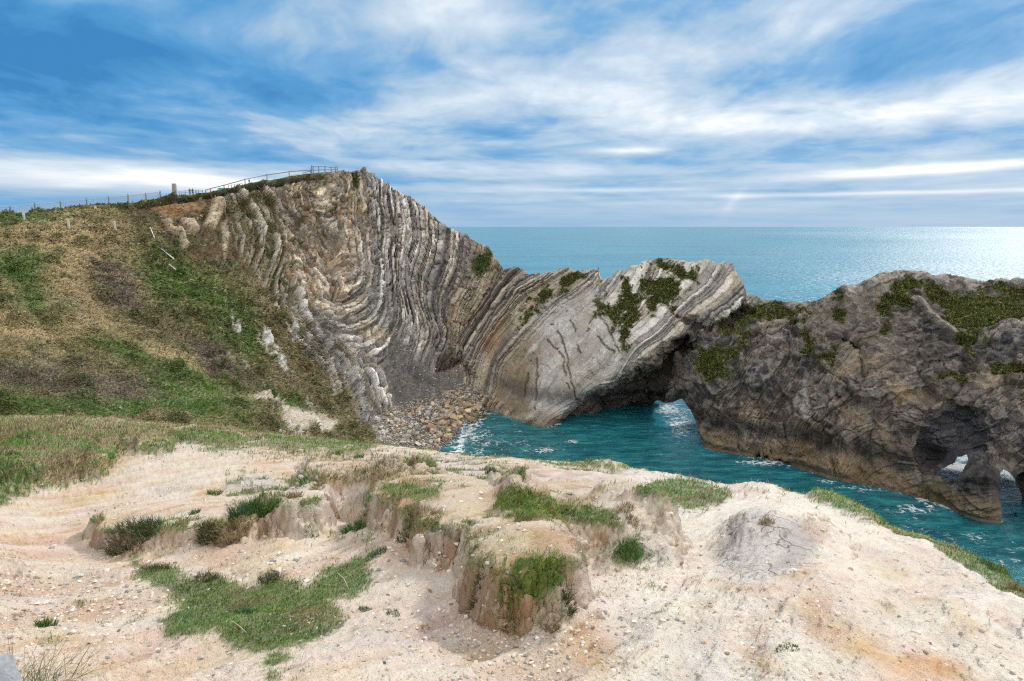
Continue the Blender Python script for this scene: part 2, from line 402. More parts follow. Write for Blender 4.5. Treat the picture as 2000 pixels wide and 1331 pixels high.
s2 = tps(np.array(pp) / 100., vv, 1e-3)(PX / 100, PY / 100) * 1.0
mcore = inpoly(PX, PY, [(520, 360), (690, 345), (712, 420), (690, 540), (640, 570), (590, 540), (540, 480)], 26, wobx)
s2 = s2 + mcore * (2.6 * fbm(P0, .10, 3, 301) + .03 * (PY - 450)) + 1.2 * fbm(P0, .06, 3, 302)
L1 = [(-8, [(400, 550), (450, 680), (520, 800)]), (0, [(470, 600), (520, 700), (580, 790)]), (5, [(520, 560), (590, 700), (650, 800)]), (10, [(560, 570), (630, 690), (700, 830)]),
 (14, [(600, 590), (670, 700), (740, 840)]), (18, [(640, 640), (710, 730), (775, 850)]), (22, [(690, 690), (750, 760), (810, 850)]), (-8, [(400, 400), (430, 480)]), (-1, [(450, 380), (490, 500)]), (5, [(500, 370), (545, 480)])]
pp, vv = [], []
for v, L in L1:
    for q in L: pp.append(q); vv.append(v)
s1 = tps(np.array(pp) / 100., vv, 1e-3)(PX / 100, PY / 100) * 1.0
Z1 = [(300, 380), (520, 350), (560, 440), (560, 540), (600, 600), (640, 660), (690, 690), (760, 740), (800, 800), (860, 905), (600, 905), (300, 600)]
z1 = inpoly(PX, PY, Z1, 16, wobx * .7)
ta = PY / 11.0 + PX * .02; tb_ = PY / 10.0 + PX * .03
r1, k1, kb1, h1, q1, e1 = strata(s1 * 1.15, tb_, P0, 3, blk=(3, 11))
r2_, k2, kb2, h2, q2, e2 = strata(s2 * 1.15, ta, P0, 4, wob=.8)
rel = lerp(r2_, r1, z1)
edge = lerp(e2, e1, z1)
# where the hook of the fold is blocky and where the beds are thin and smooth
SCREE = [(770, 655), (800, 690), (835, 705), (858, 722), (905, 715), (940, 745), (950, 790), (900, 800), (830, 800), (760, 810), (745, 780), (735, 730), (750, 690)]
mscree = inpoly(PX, PY, SCREE, 16, wobx * .8)
BEACH = [(735, 815), (770, 800), (850, 775), (900, 755), (955, 790), (960, 905), (745, 905)]
mbeach = inpoly(PX, PY, BEACH, 12, wobx * .4)
mlimb = sstep(s2, 31, 34) * (1 - z1)
amp = (1.2 + .35 * z1) * mrock * (1 - .9 * mscree) * (1 - mbeach) * (1 - .45 * mlimb)
amp = amp + .35 * (1 - mrock) * sstep(PX, 380, 470) * (PY > 360)
f1_, f2_, cid_ = worley(P0, .35, 2)
big = 1.3 * fbm(P0, .07, 4, 31) + .5 * fbm(P0, .3, 4, 32, ridged=True)
g1_, g2_, cg_ = worley(P0 + .4 * np.stack([fbm(P0, .8, 2, s_) for s_ in (7, 8, 9)], -1), .75, 12)
n_w3 = np.stack([fbm(P0, .5, 2, s_) for s_ in (21, 22, 23)], -1)
chip = (_rt[cg_, 1] - .45) * sstep(g2_ - g1_, 0, .22)
mbrk = sstep(fbm(P0, .16, 4, 306) + .35 * fbm(P0, .7, 3, 307), .14, .30) * mrock * (1 - z1)
amp = amp * (1 - .6 * mbrk)
frc = sstep(fbm(P0 + .3 * n_w3, .42, 4, 309, ridged=True), .66, .82)
D = mbrk * .35 * fbm(P0, 1.6, 4, 308, ridged=True) + amp * (rel * (1.45 - .5 * mcore) - .2) + mrock * (1 - mscree) * (1 - mbeach) * chip * (.38 + .6 * mcore + .15 * z1) - mrock * (1 - mscree) * (1 - mbeach) * .35 * frc + mrock * (1 - mscree) * (1 - mbeach) * (big * .75 + .35 * (f2_ - f1_) * (1 - mlimb))
# deep hollows in the core of the fold, the notch at the foot, the undercut under the turf
def hol(poly, dep, soft=14):
    return -dep * inpoly(PX, PY, poly, soft, wobx * .5)
D += hol([(615, 455), (650, 440), (665, 500), (650, 540), (628, 520)], 1.8, 10)
D += hol([(572, 440), (590, 430), (618, 520), (600, 520)], 1.0, 8)
D += hol([(640, 580), (705, 575), (690, 610), (660, 618)], 1.0, 8)
D += hol([(858, 722), (868, 700), (905, 690), (900, 712), (880, 716)], 3.0, 8)
D += 1.2 * inpoly(PX, PY, [(648, 602), (700, 578), (715, 585), (700, 612), (655, 630)], 5, wobx * .2)
D += 1.0 * inpoly(PX, PY, [(395, 450), (412, 395), (430, 388), (437, 405), (415, 455)], 7, wobx * .15) + .8 * inpoly(PX, PY, [(350, 432), (372, 436), (382, 455), (368, 458)], 5)
D += .8 * inpoly(PX, PY, [(315, 433), (330, 440), (368, 478), (360, 484), (325, 455)], 5)
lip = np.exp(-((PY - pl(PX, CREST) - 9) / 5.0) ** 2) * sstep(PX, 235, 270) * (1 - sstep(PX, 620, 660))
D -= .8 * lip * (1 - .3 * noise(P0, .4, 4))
# tussocky ground on the hill
mveg = (1 - mrock) * (1 - mearth)
gx = P0 * np.array([1, 1, 1.6])
tus = fbm(gx, .55, 4, 61, ridged=True)
for GL, gw, gd in [([(10, 500), (50, 580), (100, 640), (130, 690)], 16, 1.3), ([(250, 420), (320, 540), (390, 680), (460, 770)], 22, 1.6), ([(430, 540), (470, 650), (540, 780)], 18, 1.0), ([(180, 440), (200, 520), (260, 620)], 16, .8), ([(0, 690), (120, 720), (260, 760)], 14, .7), ([(350, 480), (420, 620), (500, 760)], 12, .7)]:
    D -= .55 * gd * (1 - mrock) * np.exp(-((pdist(PX, PY, GL, False) + wobx * 1.1) / (gw * 1.3)) ** 2) * sstep(P0[..., 1], 25, 60)
wb1, wb2, wbc = worley(P0 * np.array([1, 1, 1.3]), .42, 15)
D += (1 - mrock) * (.75 * sstep(.55 - wb1, 0, .4) * (_rt[wbc, 2] > .62) + .7 * fbm(P0, .11, 3, 62) + .42 * tus * sstep(P0[..., 1], 20, 60))
# white slabs standing out of the turf
SLABS = [[(447, 596), (456, 596), (462, 618), (473, 640), (470, 650), (458, 636), (450, 618)], [(462, 600), (470, 612), (466, 630)],
 [(515, 630), (530, 660), (552, 700), (566, 740), (560, 742), (540, 715), (520, 680), (510, 650)], [(560, 605), (568, 605), (575, 650), (572, 670), (564, 660), (562, 630)],
 [(585, 655), (594, 660), (596, 690), (588, 680)], [(600, 590), (612, 600), (640, 700), (632, 700)], [(622, 665), (630, 668), (645, 720), (660, 780), (648, 775), (635, 730)],
 [(650, 690), (668, 700), (700, 770), (715, 835), (708, 838), (690, 780), (660, 720)], [(682, 735), (692, 735), (735, 820), (750, 860), (735, 862), (705, 800)], [(505, 560), (520, 575), (530, 600), (520, 600)],
 [(540, 690), (546, 688), (550, 705), (546, 712)], [(498, 680), (503, 682), (510, 692), (505, 692)], [(505, 790), (512, 800), (505, 800)],
 [(478, 565), (500, 580), (512, 600), (500, 598)], [(540, 570), (552, 580), (556, 610), (546, 600)], [(672, 720), (700, 745), (760, 850), (770, 866), (752, 868), (715, 810)]]
mslab = np.zeros_like(PX)
for sl in SLABS: mslab = np.maximum(mslab, inpoly(PX, PY, sl, 2.2, wobx * .30 + 2.2))
mslab = mslab * sstep(fbm(P0, .9, 3, 310) + .25, -.05, .2)
D += .18 * mslab * (.6 + .6 * rel + chip)
D += .35 * mbeach * (worley(P0, 1.1, 9)[1] - .4) + mscree * .10 * fbm(P0, 1.2, 4, 305, ridged=True)
D *= sstep(T, 0, .02)
D = np.where(T > .995, D * .5, D)
P1 = P0 + nrm0 * D[..., None]
# colour
n_a = fbm(P0, .10, 4, 71); n_b = fbm(P0, .35, 4, 72); n_c = fbm(P0, 1.3, 3, 73)
lay = PAL_G[rnd(k2, 7, 0, 4, 1).__mul__(8).astype(int) % 8]
layo = PAL_O[rnd(k2, 7, 0, 5, 1).__mul__(8).astype(int) % 8]
layb = PAL_B[rnd(k2, 9, 0, 6, 1).__mul__(8).astype(int) % 8]
lay1 = PAL_G[rnd(k1, 7, 0, 7, 1).__mul__(8).astype(int) % 8] * .92
ochre = sstep(720 - PX + 60 * n_a, -20, 60) * sstep(640 - PY + 50 * n_b, -20, 60)
c = lay + (layo - lay) * (.85 * ochre)[..., None]
c = c + (layb - c) * (mlimb * .85)[..., None]
c = c + (lay1 * (.45 + .95 * h1)[..., None] - c) * (z1 * (1 - ochre * .6))[..., None]
blkv = (.62 + .72 * lerp(q2, q1, z1))[..., None]
c = c * blkv * (.78 + .5 * _rt[cg_, 2])[..., None]
c = mixc(c, (.13, .105, .08), (1 - sstep(g2_ - g1_, 0, .12)) * (.25 + .4 * mcore))
c = mixc(c, (.11, .095, .08), (1 - edge) * .66)
c = mixc(c, (.40, .37, .33), mbrk * (.4 + .3 * sstep(n_c, -.2, .3)) * (1 - mlimb))
c = mixc(c, (.10, .09, .08), frc * .5)
stk = z1 * mrock * (1 - sstep(h1, .25, .5)) * sstep(n_b + .5 * n_c + .02 * (640 - PX) * .3, -.45, 0)
c = mixc(c, (.17, .15, .075), stk * .75)                         # dirt caught in the joints
c = mixc(c, (.27, .20, .13), sstep(n_b, .1, .5) * .5 * ochre)
c = mixc(c, (.52, .38, .22), sstep(n_a + .3 * n_c, .2, .45) * .4 * mrock * (1 - mlimb * .3))
BR = inpoly(PX, PY, [(440, 372), (560, 350), (690, 345), (700, 420), (660, 560), (600, 560), (540, 520), (480, 480)], 26, wobx)
c = mixc(c, (.20, .14, .085), BR * sstep(n_b + .5 * n_c, -.1, .35) * .5)
shale = inpoly(PX, PY, [(738, 560), (775, 560), (800, 660), (760, 690), (752, 640)], 14, wobx) + inpoly(PX, PY, [(800, 560), (870, 520), (868, 650), (855, 710), (820, 680)], 18, wobx)
c = mixc(c, (.17, .165, .165), np.clip(shale, 0, 1) * (1 - lerp(h2, h1, z1)) * .6)
c = mixc(c, (.15, .145, .14), mscree * (.95 - .3 * sstep(n_c, .1, .5))); c = mixc(c, (.085, .08, .08), mscree * sstep(n_b + .5 * n_c, .1, .4) * .7); c = mixc(c, (.25, .22, .19), mscree * sstep(-n_b + .6 * n_c, .2, .45) * .6)
c = mixc(c, (.33, .29, .24), mscree * sstep(n_c, .33, .5) * .7)
c = mixc(c, (.13, .11, .09), mbeach)
c = mixc(c, (.33, .20, .10), inpoly(PX, PY, [(930, 640), (965, 600), (985, 590), (950, 680), (925, 700)], 12, wobx) * .6)
vegc = np.zeros(PX.shape + (3,)) + np.array((.19, .165, .085))
def blob(x, y, sx, sy, a=0):
    dx, dy = PX - x, PY - y; ca, sa = math.cos(a), math.sin(a)
    return np.exp(-(((dx * ca + dy * sa) / sx) ** 2 + ((-dx * sa + dy * ca) / sy) ** 2) + 1.3 * n_a + 1.5 * n_b + .7 * n_c)
TAN, OLV, GRN, BRN, HEA = (.44, .36, .22), (.22, .205, .095), (.095, .165, .045), (.20, .165, .10), (.17, .14, .115)
for col, bl in [(OLV, [(120, 560, 260, 160)]), (TAN, [(110, 490, 150, 60, .3), (150, 450, 140, 34, .1), (180, 530, 60, 50, .4), (60, 660, 90, 40, .5), (70, 580, 190, 14, .42), (240, 650, 120, 12, .5), (160, 580, 40, 60), (400, 740, 110, 10, .5)]),
                (BRN, [(400, 620, 110, 150, .5), (300, 470, 80, 40, .5), (560, 740, 60, 110, -.5), (220, 560, 60, 50), (620, 800, 60, 60)]), (GRN, [(30, 520, 50, 30), (60, 580, 40, 25, .8), (420, 600, 40, 90, -.6), (380, 770, 110, 45, .4), (0, 430, 120, 14), (480, 640, 20, 60, -.4), (140, 800, 260, 18), (450, 480, 30, 60), (320, 540, 40, 60, -.5), (240, 690, 60, 16, .3), (560, 790, 60, 14, .5)]),
                (HEA, [(80, 735, 130, 30), (200, 760, 80, 22), (230, 560, 30, 60, -.6), (420, 700, 60, 20, .6)]), (TAN, [(30, 850, 120, 14), (250, 830, 120, 10), (330, 700, 60, 8, .4)])]:
    for b_ in bl: vegc = mixc(vegc, col, np.clip(blob(*b_) * 1.1, 0, .92))
vegc = mixc(vegc, (.30, .235, .135), sstep(n_b + .6 * n_c, .22, .6) * .5 * (1 - mearth))
vegc = mixc(vegc, (.055, .10, .022), sstep(-n_b + .5 * n_c, .2, .55) * .55)
vegc = mixc(vegc, (.075, .10, .035), sstep(.5 - wb1, 0, .3) * (_rt[wbc, 2] > .62) * .6)
vegc = vegc * 1.08
earthc = np.zeros(PX.shape + (3,)) + np.array((.13, .095, .06))
earthc = mixc(earthc, (.065, .085, .03), sstep(n_b, -.05, .25) * .8)
earthc = mixc(earthc, (.36, .25, .14), sstep(n_c + .5 * n_a, .3, .5) * .8)
earthc = mixc(earthc, (.42, .32, .20), inpoly(PX, PY, [(430, 380), (445, 372), (475, 385), (500, 470), (480, 470), (450, 420)], 12, wobx * .5) * .8)
earthc = mixc(earthc, (.36, .23, .13), inpoly(PX, PY, [(290, 400), (380, 392), (400, 405), (330, 430)], 10, wobx * .5) * .7)
hillc = vegc + (earthc - vegc) * mearth[..., None]
strp = sstep(PX + 60 * n_b, 420, 560) * (1 - mrock) * (h1 > .55) * sstep(n_b, .05, .3)
hillc = hillc + (lay1 * .8 - hillc) * (strp * .7)[..., None]
c = hillc + (c - hillc) * mrock[..., None]
gro = mrock * (1 - mbeach) * (1 - mscree) * sstep(n_b + .3 * n_a + .35 * sstep(640 - PX, -60, 160) - .25 * mlimb, .30, .55)
c = mixc(c, (.13, .135, .055), gro * .8)
gz = inpoly(PX, PY, [(935, 500), (962, 490), (955, 515), (940, 540), (925, 530)], 6, wobx * .3) + inpoly(PX, PY, [(680, 340), (697, 342), (700, 362), (690, 372)], 5)
c = mixc(c, (.06, .085, .02), np.clip(gz, 0, 1))
c = mixc(c, (.62, .61, .59), mslab * (.35 + .6 * sstep(n_c + .4 * chip, -.25, .15))); c = mixc(c, (.16, .16, .17), mslab * sstep(n_b - .5 * n_c, .12, .35) * .8)
OUTC = [[(395, 450), (412, 395), (430, 388), (437, 405), (415, 455)], [(350, 432), (372, 436), (382, 455), (368, 458)], [(315, 433), (330, 440), (368, 478), (360, 484), (325, 455)], [(432, 440), (442, 430), (444, 480), (438, 510), (434, 480)]]
for q in OUTC: c = mixc(c, (.55, .46, .33), inpoly(PX, PY, q, 4, wobx * .2) * .9)
PATH = [(470, 772), (500, 780), (545, 795), (600, 808), (660, 830), (640, 850), (560, 850), (538, 825), (505, 800)]
mpath = inpoly(PX, PY, PATH, 6, wobx * .3)
c = mixc(c, (.58, .52, .43), mpath)
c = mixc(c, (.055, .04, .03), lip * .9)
turf = np.exp(-((PY - pl(PX, CREST)) / 6.0) ** 2) * (1 - sstep(PX, 600, 650))
c = mixc(c, (.085, .12, .035), turf * .8)
mveg_h = np.clip((1 - mrock) * (1 - .75 * mearth) * (1 - mslab) * (1 - mpath) * (1 - strp * .8) + gro * .5 + stk * .55 + np.clip(gz, 0, 1), 0, 1)
# plateau and far side
Pc = P1[-1]
back = []
cbk = []
for q in range(1, NB + 1):
    f = q / NB; dy = 55 * f ** 1.6
    zz_ = Pc[:, 2].copy()
    ramp_ = np.clip((HC - 640) / 200, 0, 1)
    lft = zz_ + dy * (Pc[:, 2] - CAMZ) / Pc[:, 1] * .93 - .35 * sstep(np.full_like(zz_, f), 0, .1) - 25 * sstep(np.full_like(zz_, f), .75, 1)
    rgt = zz_ - dy * 1.4
    z_ = lerp(lft, rgt, ramp_)
    b_ = np.stack([Pc[:, 0] * (1 + dy / Pc[:, 1]), Pc[:, 1] + dy, np.maximum(z_, -3)], -1)
    b_[:, 2] += .5 * fbm(b_, .25, 3, 80) * (1 - np.exp(-dy)) * (.15 + ramp_)
    back.append(b_)
    cb = np.zeros((len(HC), 3)) + np.array((.09, .12, .035)); cb = mixc(cb, (.36, .32, .27), ramp_)
    cbk.append(cb)
PH = np.concatenate([P1, np.array(back)]); CH = np.concatenate([c, np.array(cbk)])
M_CLIFF = surf_mat('weathered_limestone_and_turf', .95, .9, 2.4, .24, 1.5, crack=.3, cscale=1.2, dist=.32, spec=.12)
hill_split = 1      # the hillside and the cliff are two sheets that meet along the edge of the turf
mall = np.concatenate([mrock, np.zeros((NB,) + mrock.shape[1:]) + (np.clip((HC - 640) / 200, 0, 1) > .02)])
isr = mall > .5
fm = isr[:-1, :-1]
ridx = np.arange(PH.shape[0] * PH.shape[1]).reshape(PH.shape[:2])
quads = np.stack([ridx[:-1, :-1], ridx[:-1, 1:], ridx[1:, 1:], ridx[1:, :-1]], -1)
if not HFLIP: pass
else: quads = quads[..., ::-1]
def compact(V, fs, *arrs):
    used = np.unique(np.concatenate([f.ravel() for f in fs])); mp = np.full(len(V), -1); mp[used] = np.arange(len(used))
    return V[used], [mp[f] for f in fs], [a[used] for a in arrs]
Vf = PH.reshape(-1, 3); Cf = CH.reshape(-1, 3)
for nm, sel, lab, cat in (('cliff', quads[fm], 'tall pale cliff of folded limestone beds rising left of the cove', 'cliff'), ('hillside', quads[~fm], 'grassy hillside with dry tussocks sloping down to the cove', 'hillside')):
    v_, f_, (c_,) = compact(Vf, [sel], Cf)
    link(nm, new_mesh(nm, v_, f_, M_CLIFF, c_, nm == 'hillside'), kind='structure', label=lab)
HEADG = dict(P=PH, N=grid_normals(PH) * (-1 if HFLIP else 1), C=CH, px=PX, py=PY, veg=mveg_h, rock=mrock, beach=mbeach, scree=mscree, earth=mearth)
print('headland', PH.shape)
# ------------------------------------------------------------------ sea
def build_sea():
    ys = np.concatenate([np.linspace(30, 130, 620), 130 * (60000 / 130) ** (np.linspace(0, 1, 160)[1:])])
    us = np.concatenate([np.linspace(-4, -.95, 30)[:-1], np.linspace(-.95, 1.15, 900), np.linspace(1.15, 4, 30)[1:]])
    U, Yg = np.meshgrid(us, ys)
    P = np.stack([U * Yg, Yg, 0 * Yg], -1)
    near = 1 - sstep(Yg, 110, 170)
    wv = .10 * fbm(P[..., :2] * np.array([1, 1.5]), .45, 3, 90) + .07 * fbm(P[..., :2], 1.3, 2, 93)
    P[..., 2] = wv * near
    px, py = proj(P)
    nz = fbm(P[..., :2], .25, 4, 95); nf = fbm(P[..., :2] * np.array([1, 1.3]), 1.1, 4, 96)
    # foam where the swell meets the beach and the rock (distance in pixels of the layout, then broken up)
    foam = np.zeros(U.shape)
    S1 = [(950, 795), (925, 830), (900, 860), (895, 880)]
    d = pdist(px, py, S1, False); foam = np.maximum(foam, np.exp(-d / 30) * .68)
    W = [(950, 797), (1000, 815), (1060, 832), (1095, 828)]
    foam = np.maximum(foam, .75 * np.exp(-pdist(px, py, W, False) / 5))
    W2 = [(1375, 870), (1420, 880), (1480, 893), (1560, 910), (1620, 930), (1700, 945), (1780, 965), (1835, 985), (1900, 1008), (1955, 1018)]
    foam = np.maximum(foam, .8 * np.exp(-pdist(px, py, W2, False) / 7))
    for (x, y, sx, sy, a) in [(1820, 975, 36, 24, .75), (1790, 995, 70, 12, .6), (1680, 955, 60, 12, .5), (1620, 940, 40, 8, .5), (1330, 830, 40, 40, .6), (1310, 800, 30, 14, .75), (1060, 880, 50, 8, .6), (1120, 862, 20, 6, .6),
                              (1860, 915, 26, 18, .9), (1968, 940, 12, 20, .9), (1900, 1050, 60, 20, .45), (940, 860, 50, 36, .55), (900, 890, 40, 16, .6), (1900, 965, 30, 40, .3), (1480, 905, 60, 8, .6), (1990, 1090, 60, 30, .4)]:
        foam = np.maximum(foam, a * np.exp(-((px - x) / sx) ** 2 - ((py - y) / sy) ** 2))
    foam = np.maximum(foam, .30 * inpoly(px, py, [(890, 900), (900, 850), (960, 805), (1090, 850), (1150, 905)], 30)); foam = np.maximum(foam, .26 * inpoly(px, py, [(1500, 960), (1640, 950), (1800, 1000), (2000, 1040), (2000, 1150), (1700, 1040)], 30)); foam = np.maximum(foam, .12)
    foam = foam * (Yg < 135)
    offs = sstep(Yg, 88, 128) * (1 - .0 * U)
    offs = np.maximum(offs, inpoly(px, py, [(1275, 780), (1345, 780), (1380, 860), (1300, 850), (1275, 825)], 24))
    offs = np.maximum(offs, inpoly(px, py, [(1840, 885), (2010, 885), (2010, 960), (1850, 945)], 14) * .8)
    m = bpy.data.materials.new('sea_water'); m.use_nodes = True; t = m.node_tree; g = NG(t)
    bs = t.nodes['Principled BSDF']; bs.inputs['IOR'].default_value = 1.33; bs.inputs['Specular IOR Level'].default_value = .35; bs.inputs['Roughness'].default_value = .14
    tc = g.n('ShaderNodeTexCoord').outputs['Object']
    of = g.n('ShaderNodeAttribute', attribute_name='offshore').outputs['Fac']
    fo = g.n('ShaderNodeAttribute', attribute_name='foam').outputs['Fac']
    def sc3(v, s3):
        o = g.n('ShaderNodeVectorMath', operation='MULTIPLY'); g.l(v, o.inputs[0]); o.inputs[1].default_value = s3; return o.outputs[0]
    patch = g.noise(sc3(tc, (.006, .02, 1)), 1.0, 5, .6)
    col_o = g.mix(g.smooth(patch, .35, .65), (.008, .135, .215), (.018, .205, .285))
    pn = g.noise(sc3(tc, (.30, .9, 1)), 1.0, 8, .68)
    col_c = g.mix(g.smooth(pn, .40, .66), (.008, .095, .125), (.024, .215, .24))
    col = g.mix(of, col_c, col_o)
    n1 = g.noise(sc3(tc, (1.0, 1.5, 1)), 1.5, 7, .65); n2 = g.noise(tc, .45, 6, .6, 1.0)
    vo = g.n('ShaderNodeTexVoronoi', feature='DISTANCE_TO_EDGE'); vo.inputs['Scale'].default_value = 1.1
    wn = g.n('ShaderNodeVectorMath', operation='MULTIPLY_ADD'); g.l(g.noise(tc, .9, 4, .6, color=True), wn.inputs[0]); wn.inputs[1].default_value = (1.6,) * 3; g.l(tc, wn.inputs[2]); g.l(wn.outputs[0], vo.inputs['Vector'])
    lace = g.smooth(vo.outputs['Distance'], .16, .0)
    brk = g.m('ADD', g.m('MULTIPLY', n1, .75), g.m('MULTIPLY', lace, .22))
    brk = g.m('ADD', brk, g.m('MULTIPLY', g.m('SUBTRACT', n2, .5), .8))
    fm = g.smooth(g.m('ADD', g.m('MULTIPLY', fo, .75), brk), .80, 1.06)
    fm = g.m('MULTIPLY', fm, g.smooth(fo, .08, .22))
    # scattered whitecaps offshore
    wc = g.noise(sc3(tc, (.09, .35, 1)), 1.0, 8, .72)
    wcm = g.m('MULTIPLY', g.smooth(wc, .665, .72), g.m('MULTIPLY', of, .55))
    wc2 = g.noise(sc3(tc, (.7, 1.6, 1)), 1.0, 7, .7)
    wcm2 = g.m('MULTIPLY', g.smooth(wc2, .63, .70), .5)
    glit = g.n('ShaderNodeAttribute', attribute_name='painted_glitter').outputs['Fac']
    glit_n = g.noise(sc3(tc, (.35, 1.1, 1)), 1.0, 9, .78)
    glt = g.m('MULTIPLY', g.smooth(g.m('ADD', glit_n, g.m('MULTIPLY', glit, .10)), .565, .655), g.smooth(glit, 0.0, .25))  # sun glitter painted as white flecks in the base colour
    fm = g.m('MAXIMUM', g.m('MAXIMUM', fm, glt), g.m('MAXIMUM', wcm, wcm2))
    g.l(g.m('MULTIPLY_ADD', of, -.20, .30), bs.inputs['Specular IOR Level'])
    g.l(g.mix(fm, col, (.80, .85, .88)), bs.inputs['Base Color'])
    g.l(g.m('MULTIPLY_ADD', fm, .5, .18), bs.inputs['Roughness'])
    h = g.m('ADD', g.m('MULTIPLY', g.noise(sc3(tc, (1.0, 1.9, 1)), .8, 8, .62), .42), g.m('MULTIPLY', g.noise(sc3(tc, (.6, 1.8, 1)), .12, 5, .6), 1.6))
    h = g.m('ADD', h, g.m('MULTIPLY', fm, .05))
    bp = g.n('ShaderNodeBump'); bp.inputs['Strength'].default_value = .9; bp.inputs['Distance'].default_value = 1.0
    g.l(h, bp.inputs['Height'])
    # wave facets: slopes taken straight from noise, so far water keeps its real roughness
    sl = g.n('ShaderNodeVectorMath', operation='MULTIPLY_ADD'); g.l(g.noise(sc3(tc, (.55, 1.0, 1)), .55, 6, .75, color=True), sl.inputs[0]); sl.inputs[1].default_value = (1.5, 1.9, 0); sl.inputs[2].default_value = (-.75, -.95, 1)
    nn = g.n('ShaderNodeVectorMath', operation='NORMALIZE'); g.l(sl.outputs[0], nn.inputs[0])
    nm = g.n('ShaderNodeMix', data_type='VECTOR'); g.l(g.m('MULTIPLY', of, .85), nm.inputs['Factor']); g.l(bp.outputs[0], nm.inputs[4]); g.l(nn.outputs[0], nm.inputs[5])
    g.l(nm.outputs[1], bs.inputs['Normal'])
    link('sea', new_mesh('sea', P, [grid_faces(*U.shape)], m, None, True, {'foam': foam, 'offshore': offs, 'painted_glitter': sstep(px + 160 * fbm(np.stack([U * 3, np.log(Yg) * 2], -1), 1, 3, 97), 1300, 2050) * sstep(Yg, 90, 140) + .28 * inpoly(px, py, [(1290, 785), (1345, 785), (1365, 860), (1320, 850)], 16) + .8 * inpoly(px, py, [(1825, 885), (1995, 885), (1995, 955), (1950, 962), (1830, 940)], 10)}), kind='structure', label='turquoise sea running from the sheltered cove to the horizon')  # painted glitter grows to the right and brightens water in the arch and holes
build_sea()

# ------------------------------------------------------------------ the rock ridge with its arches
RCREST = [(845, 745), (858, 718), (880, 690), (900, 656), (920, 630), (940, 598), (960, 565), (985, 526), (1005, 521), (1020, 524), (1032, 538), (1080, 532), (1100, 524), (1130, 530), (1170, 526), (1174, 545), (1186, 550), (1196, 543), (1202, 530), (1240, 520), (1265, 508), (1300, 506), (1345, 512), (1385, 507), (1400, 516), (1430, 511), (1437, 530), (1452, 552), (1458, 574), (1480, 580), (1500, 588), (1560, 592), (1600, 590), (1625, 574), (1650, 562), (1690, 548), (1720, 536), (1760, 528), (1800, 530), (1830, 540), (1870, 536), (1910, 546), (1960, 546), (2000, 549), (2200, 560), (2400, 620)]
RBOT = [(845, 760), (870, 775), (930, 800), (950, 800), (1000, 817), (1060, 833), (1095, 829), (1110, 823), (1180, 823), (1262, 818), (1268, 804), (1276, 790), (1290, 783), (1306, 789), (1320, 785), (1332, 779), (1343, 793), (1353, 810), (1358, 824), (1366, 842), (1370, 858), (1380, 873), (1420, 881), (1480, 894), (1560, 911), (1620, 931), (1700, 946), (1780, 966), (1800, 974), (1806, 958), (1812, 950), (1822, 962), (1838, 982), (1900, 1008), (1945, 1018), (1960, 1018), (1972, 1000), (1984, 982), (1994, 972), (2020, 990), (2200, 1060), (2400, 1130)]
RP = [(845, 745, 100), (985, 526, 107), (900, 656, 103), (1040, 532, 103), (1100, 526, 101), (1170, 530, 98), (1240, 520, 95), (1340, 508, 92), (1430, 512, 88), (1470, 580, 85), (1560, 592, 83), (1620, 575, 81.5), (1700, 545, 80), (1800, 530, 80), (1900, 545, 77.5), (2000, 549, 75), (2200, 560, 70),
 (900, 740, 98), (930, 780, 95.5), (960, 660, 100), (940, 700, 99), (1000, 700, 95.5), (1080, 620, 96.5), (1100, 700, 90), (1040, 780, 88), (1120, 760, 85), (1200, 600, 92), (1180, 690, 86.5), (1230, 690, 85), (1300, 600, 88), (1380, 570, 87), (1150, 570, 96),
 (1340, 700, 82), (1300, 750, 84), (1345, 780, 80), (1420, 700, 78.5), (1400, 800, 76), (1450, 640, 82), (1500, 700, 76.5), (1500, 800, 73.5), (1600, 650, 78.5), (1600, 750, 72), (1600, 850, 69.5), (1700, 650, 75.5), (1700, 750, 69.5), (1700, 850, 65.5), (1800, 640, 74), (1800, 750, 67), (1800, 880, 62), (1900, 640, 71), (1900, 750, 65), (1900, 850, 60), (1990, 650, 68.5), (1990, 800, 61.5), (1990, 900, 58.5), (1930, 950, 55.5), (1860, 950, 58), (2200, 800, 56), (2200, 950, 50)]
for (x, y) in [(950, 800), (1000, 817), (1060, 833), (1095, 829), (1376, 872), (1420, 881), (1480, 894), (1560, 911), (1620, 931), (1700, 946), (1780, 966), (1838, 982), (1900, 1008), (1950, 1018), (2100, 1025), (2300, 1095)]:
    RP.append((x, y, float(seaY(x, y)) - .3))
RP += [(1180, 823, 86.5), (1268, 821, 85.5), (1300, 795, 83)]
rp = np.array(RP, float)
rY = tps(rp[:, :2] / 100, np.log(rp[:, 2]), 3e-4)
RC = np.concatenate([np.arange(845, 1940, 1.6), np.arange(1940, 2010, 1.2), np.arange(2010, 2401, 3.0)]); RN = 340
QX, QT = np.meshgrid(RC, np.linspace(0, 1, RN))
rcr = pl(RC, RCREST) + 5.0 * fbm(np.stack([RC * .06, RC * 0], -1), 1, 4, 13) + 2 * fbm(np.stack([RC * .3, RC * 0], -1), 1, 2, 14)
rbo = pl(RC, RBOT)
QY = rbo + (rcr - rbo) * QT
Yq = np.exp(rY(QX / 100, QY / 100))
Q0 = at(QX, QY, Yq)
qw = 18 * fbm(Q0, .16, 4, 101) + 8 * fbm(Q0, .8, 3, 102)
rec = np.zeros_like(QX)
def recess(poly, dep, soft, wob=.6):
    return dep * inpoly(QX, QY, poly, soft, qw * wob)
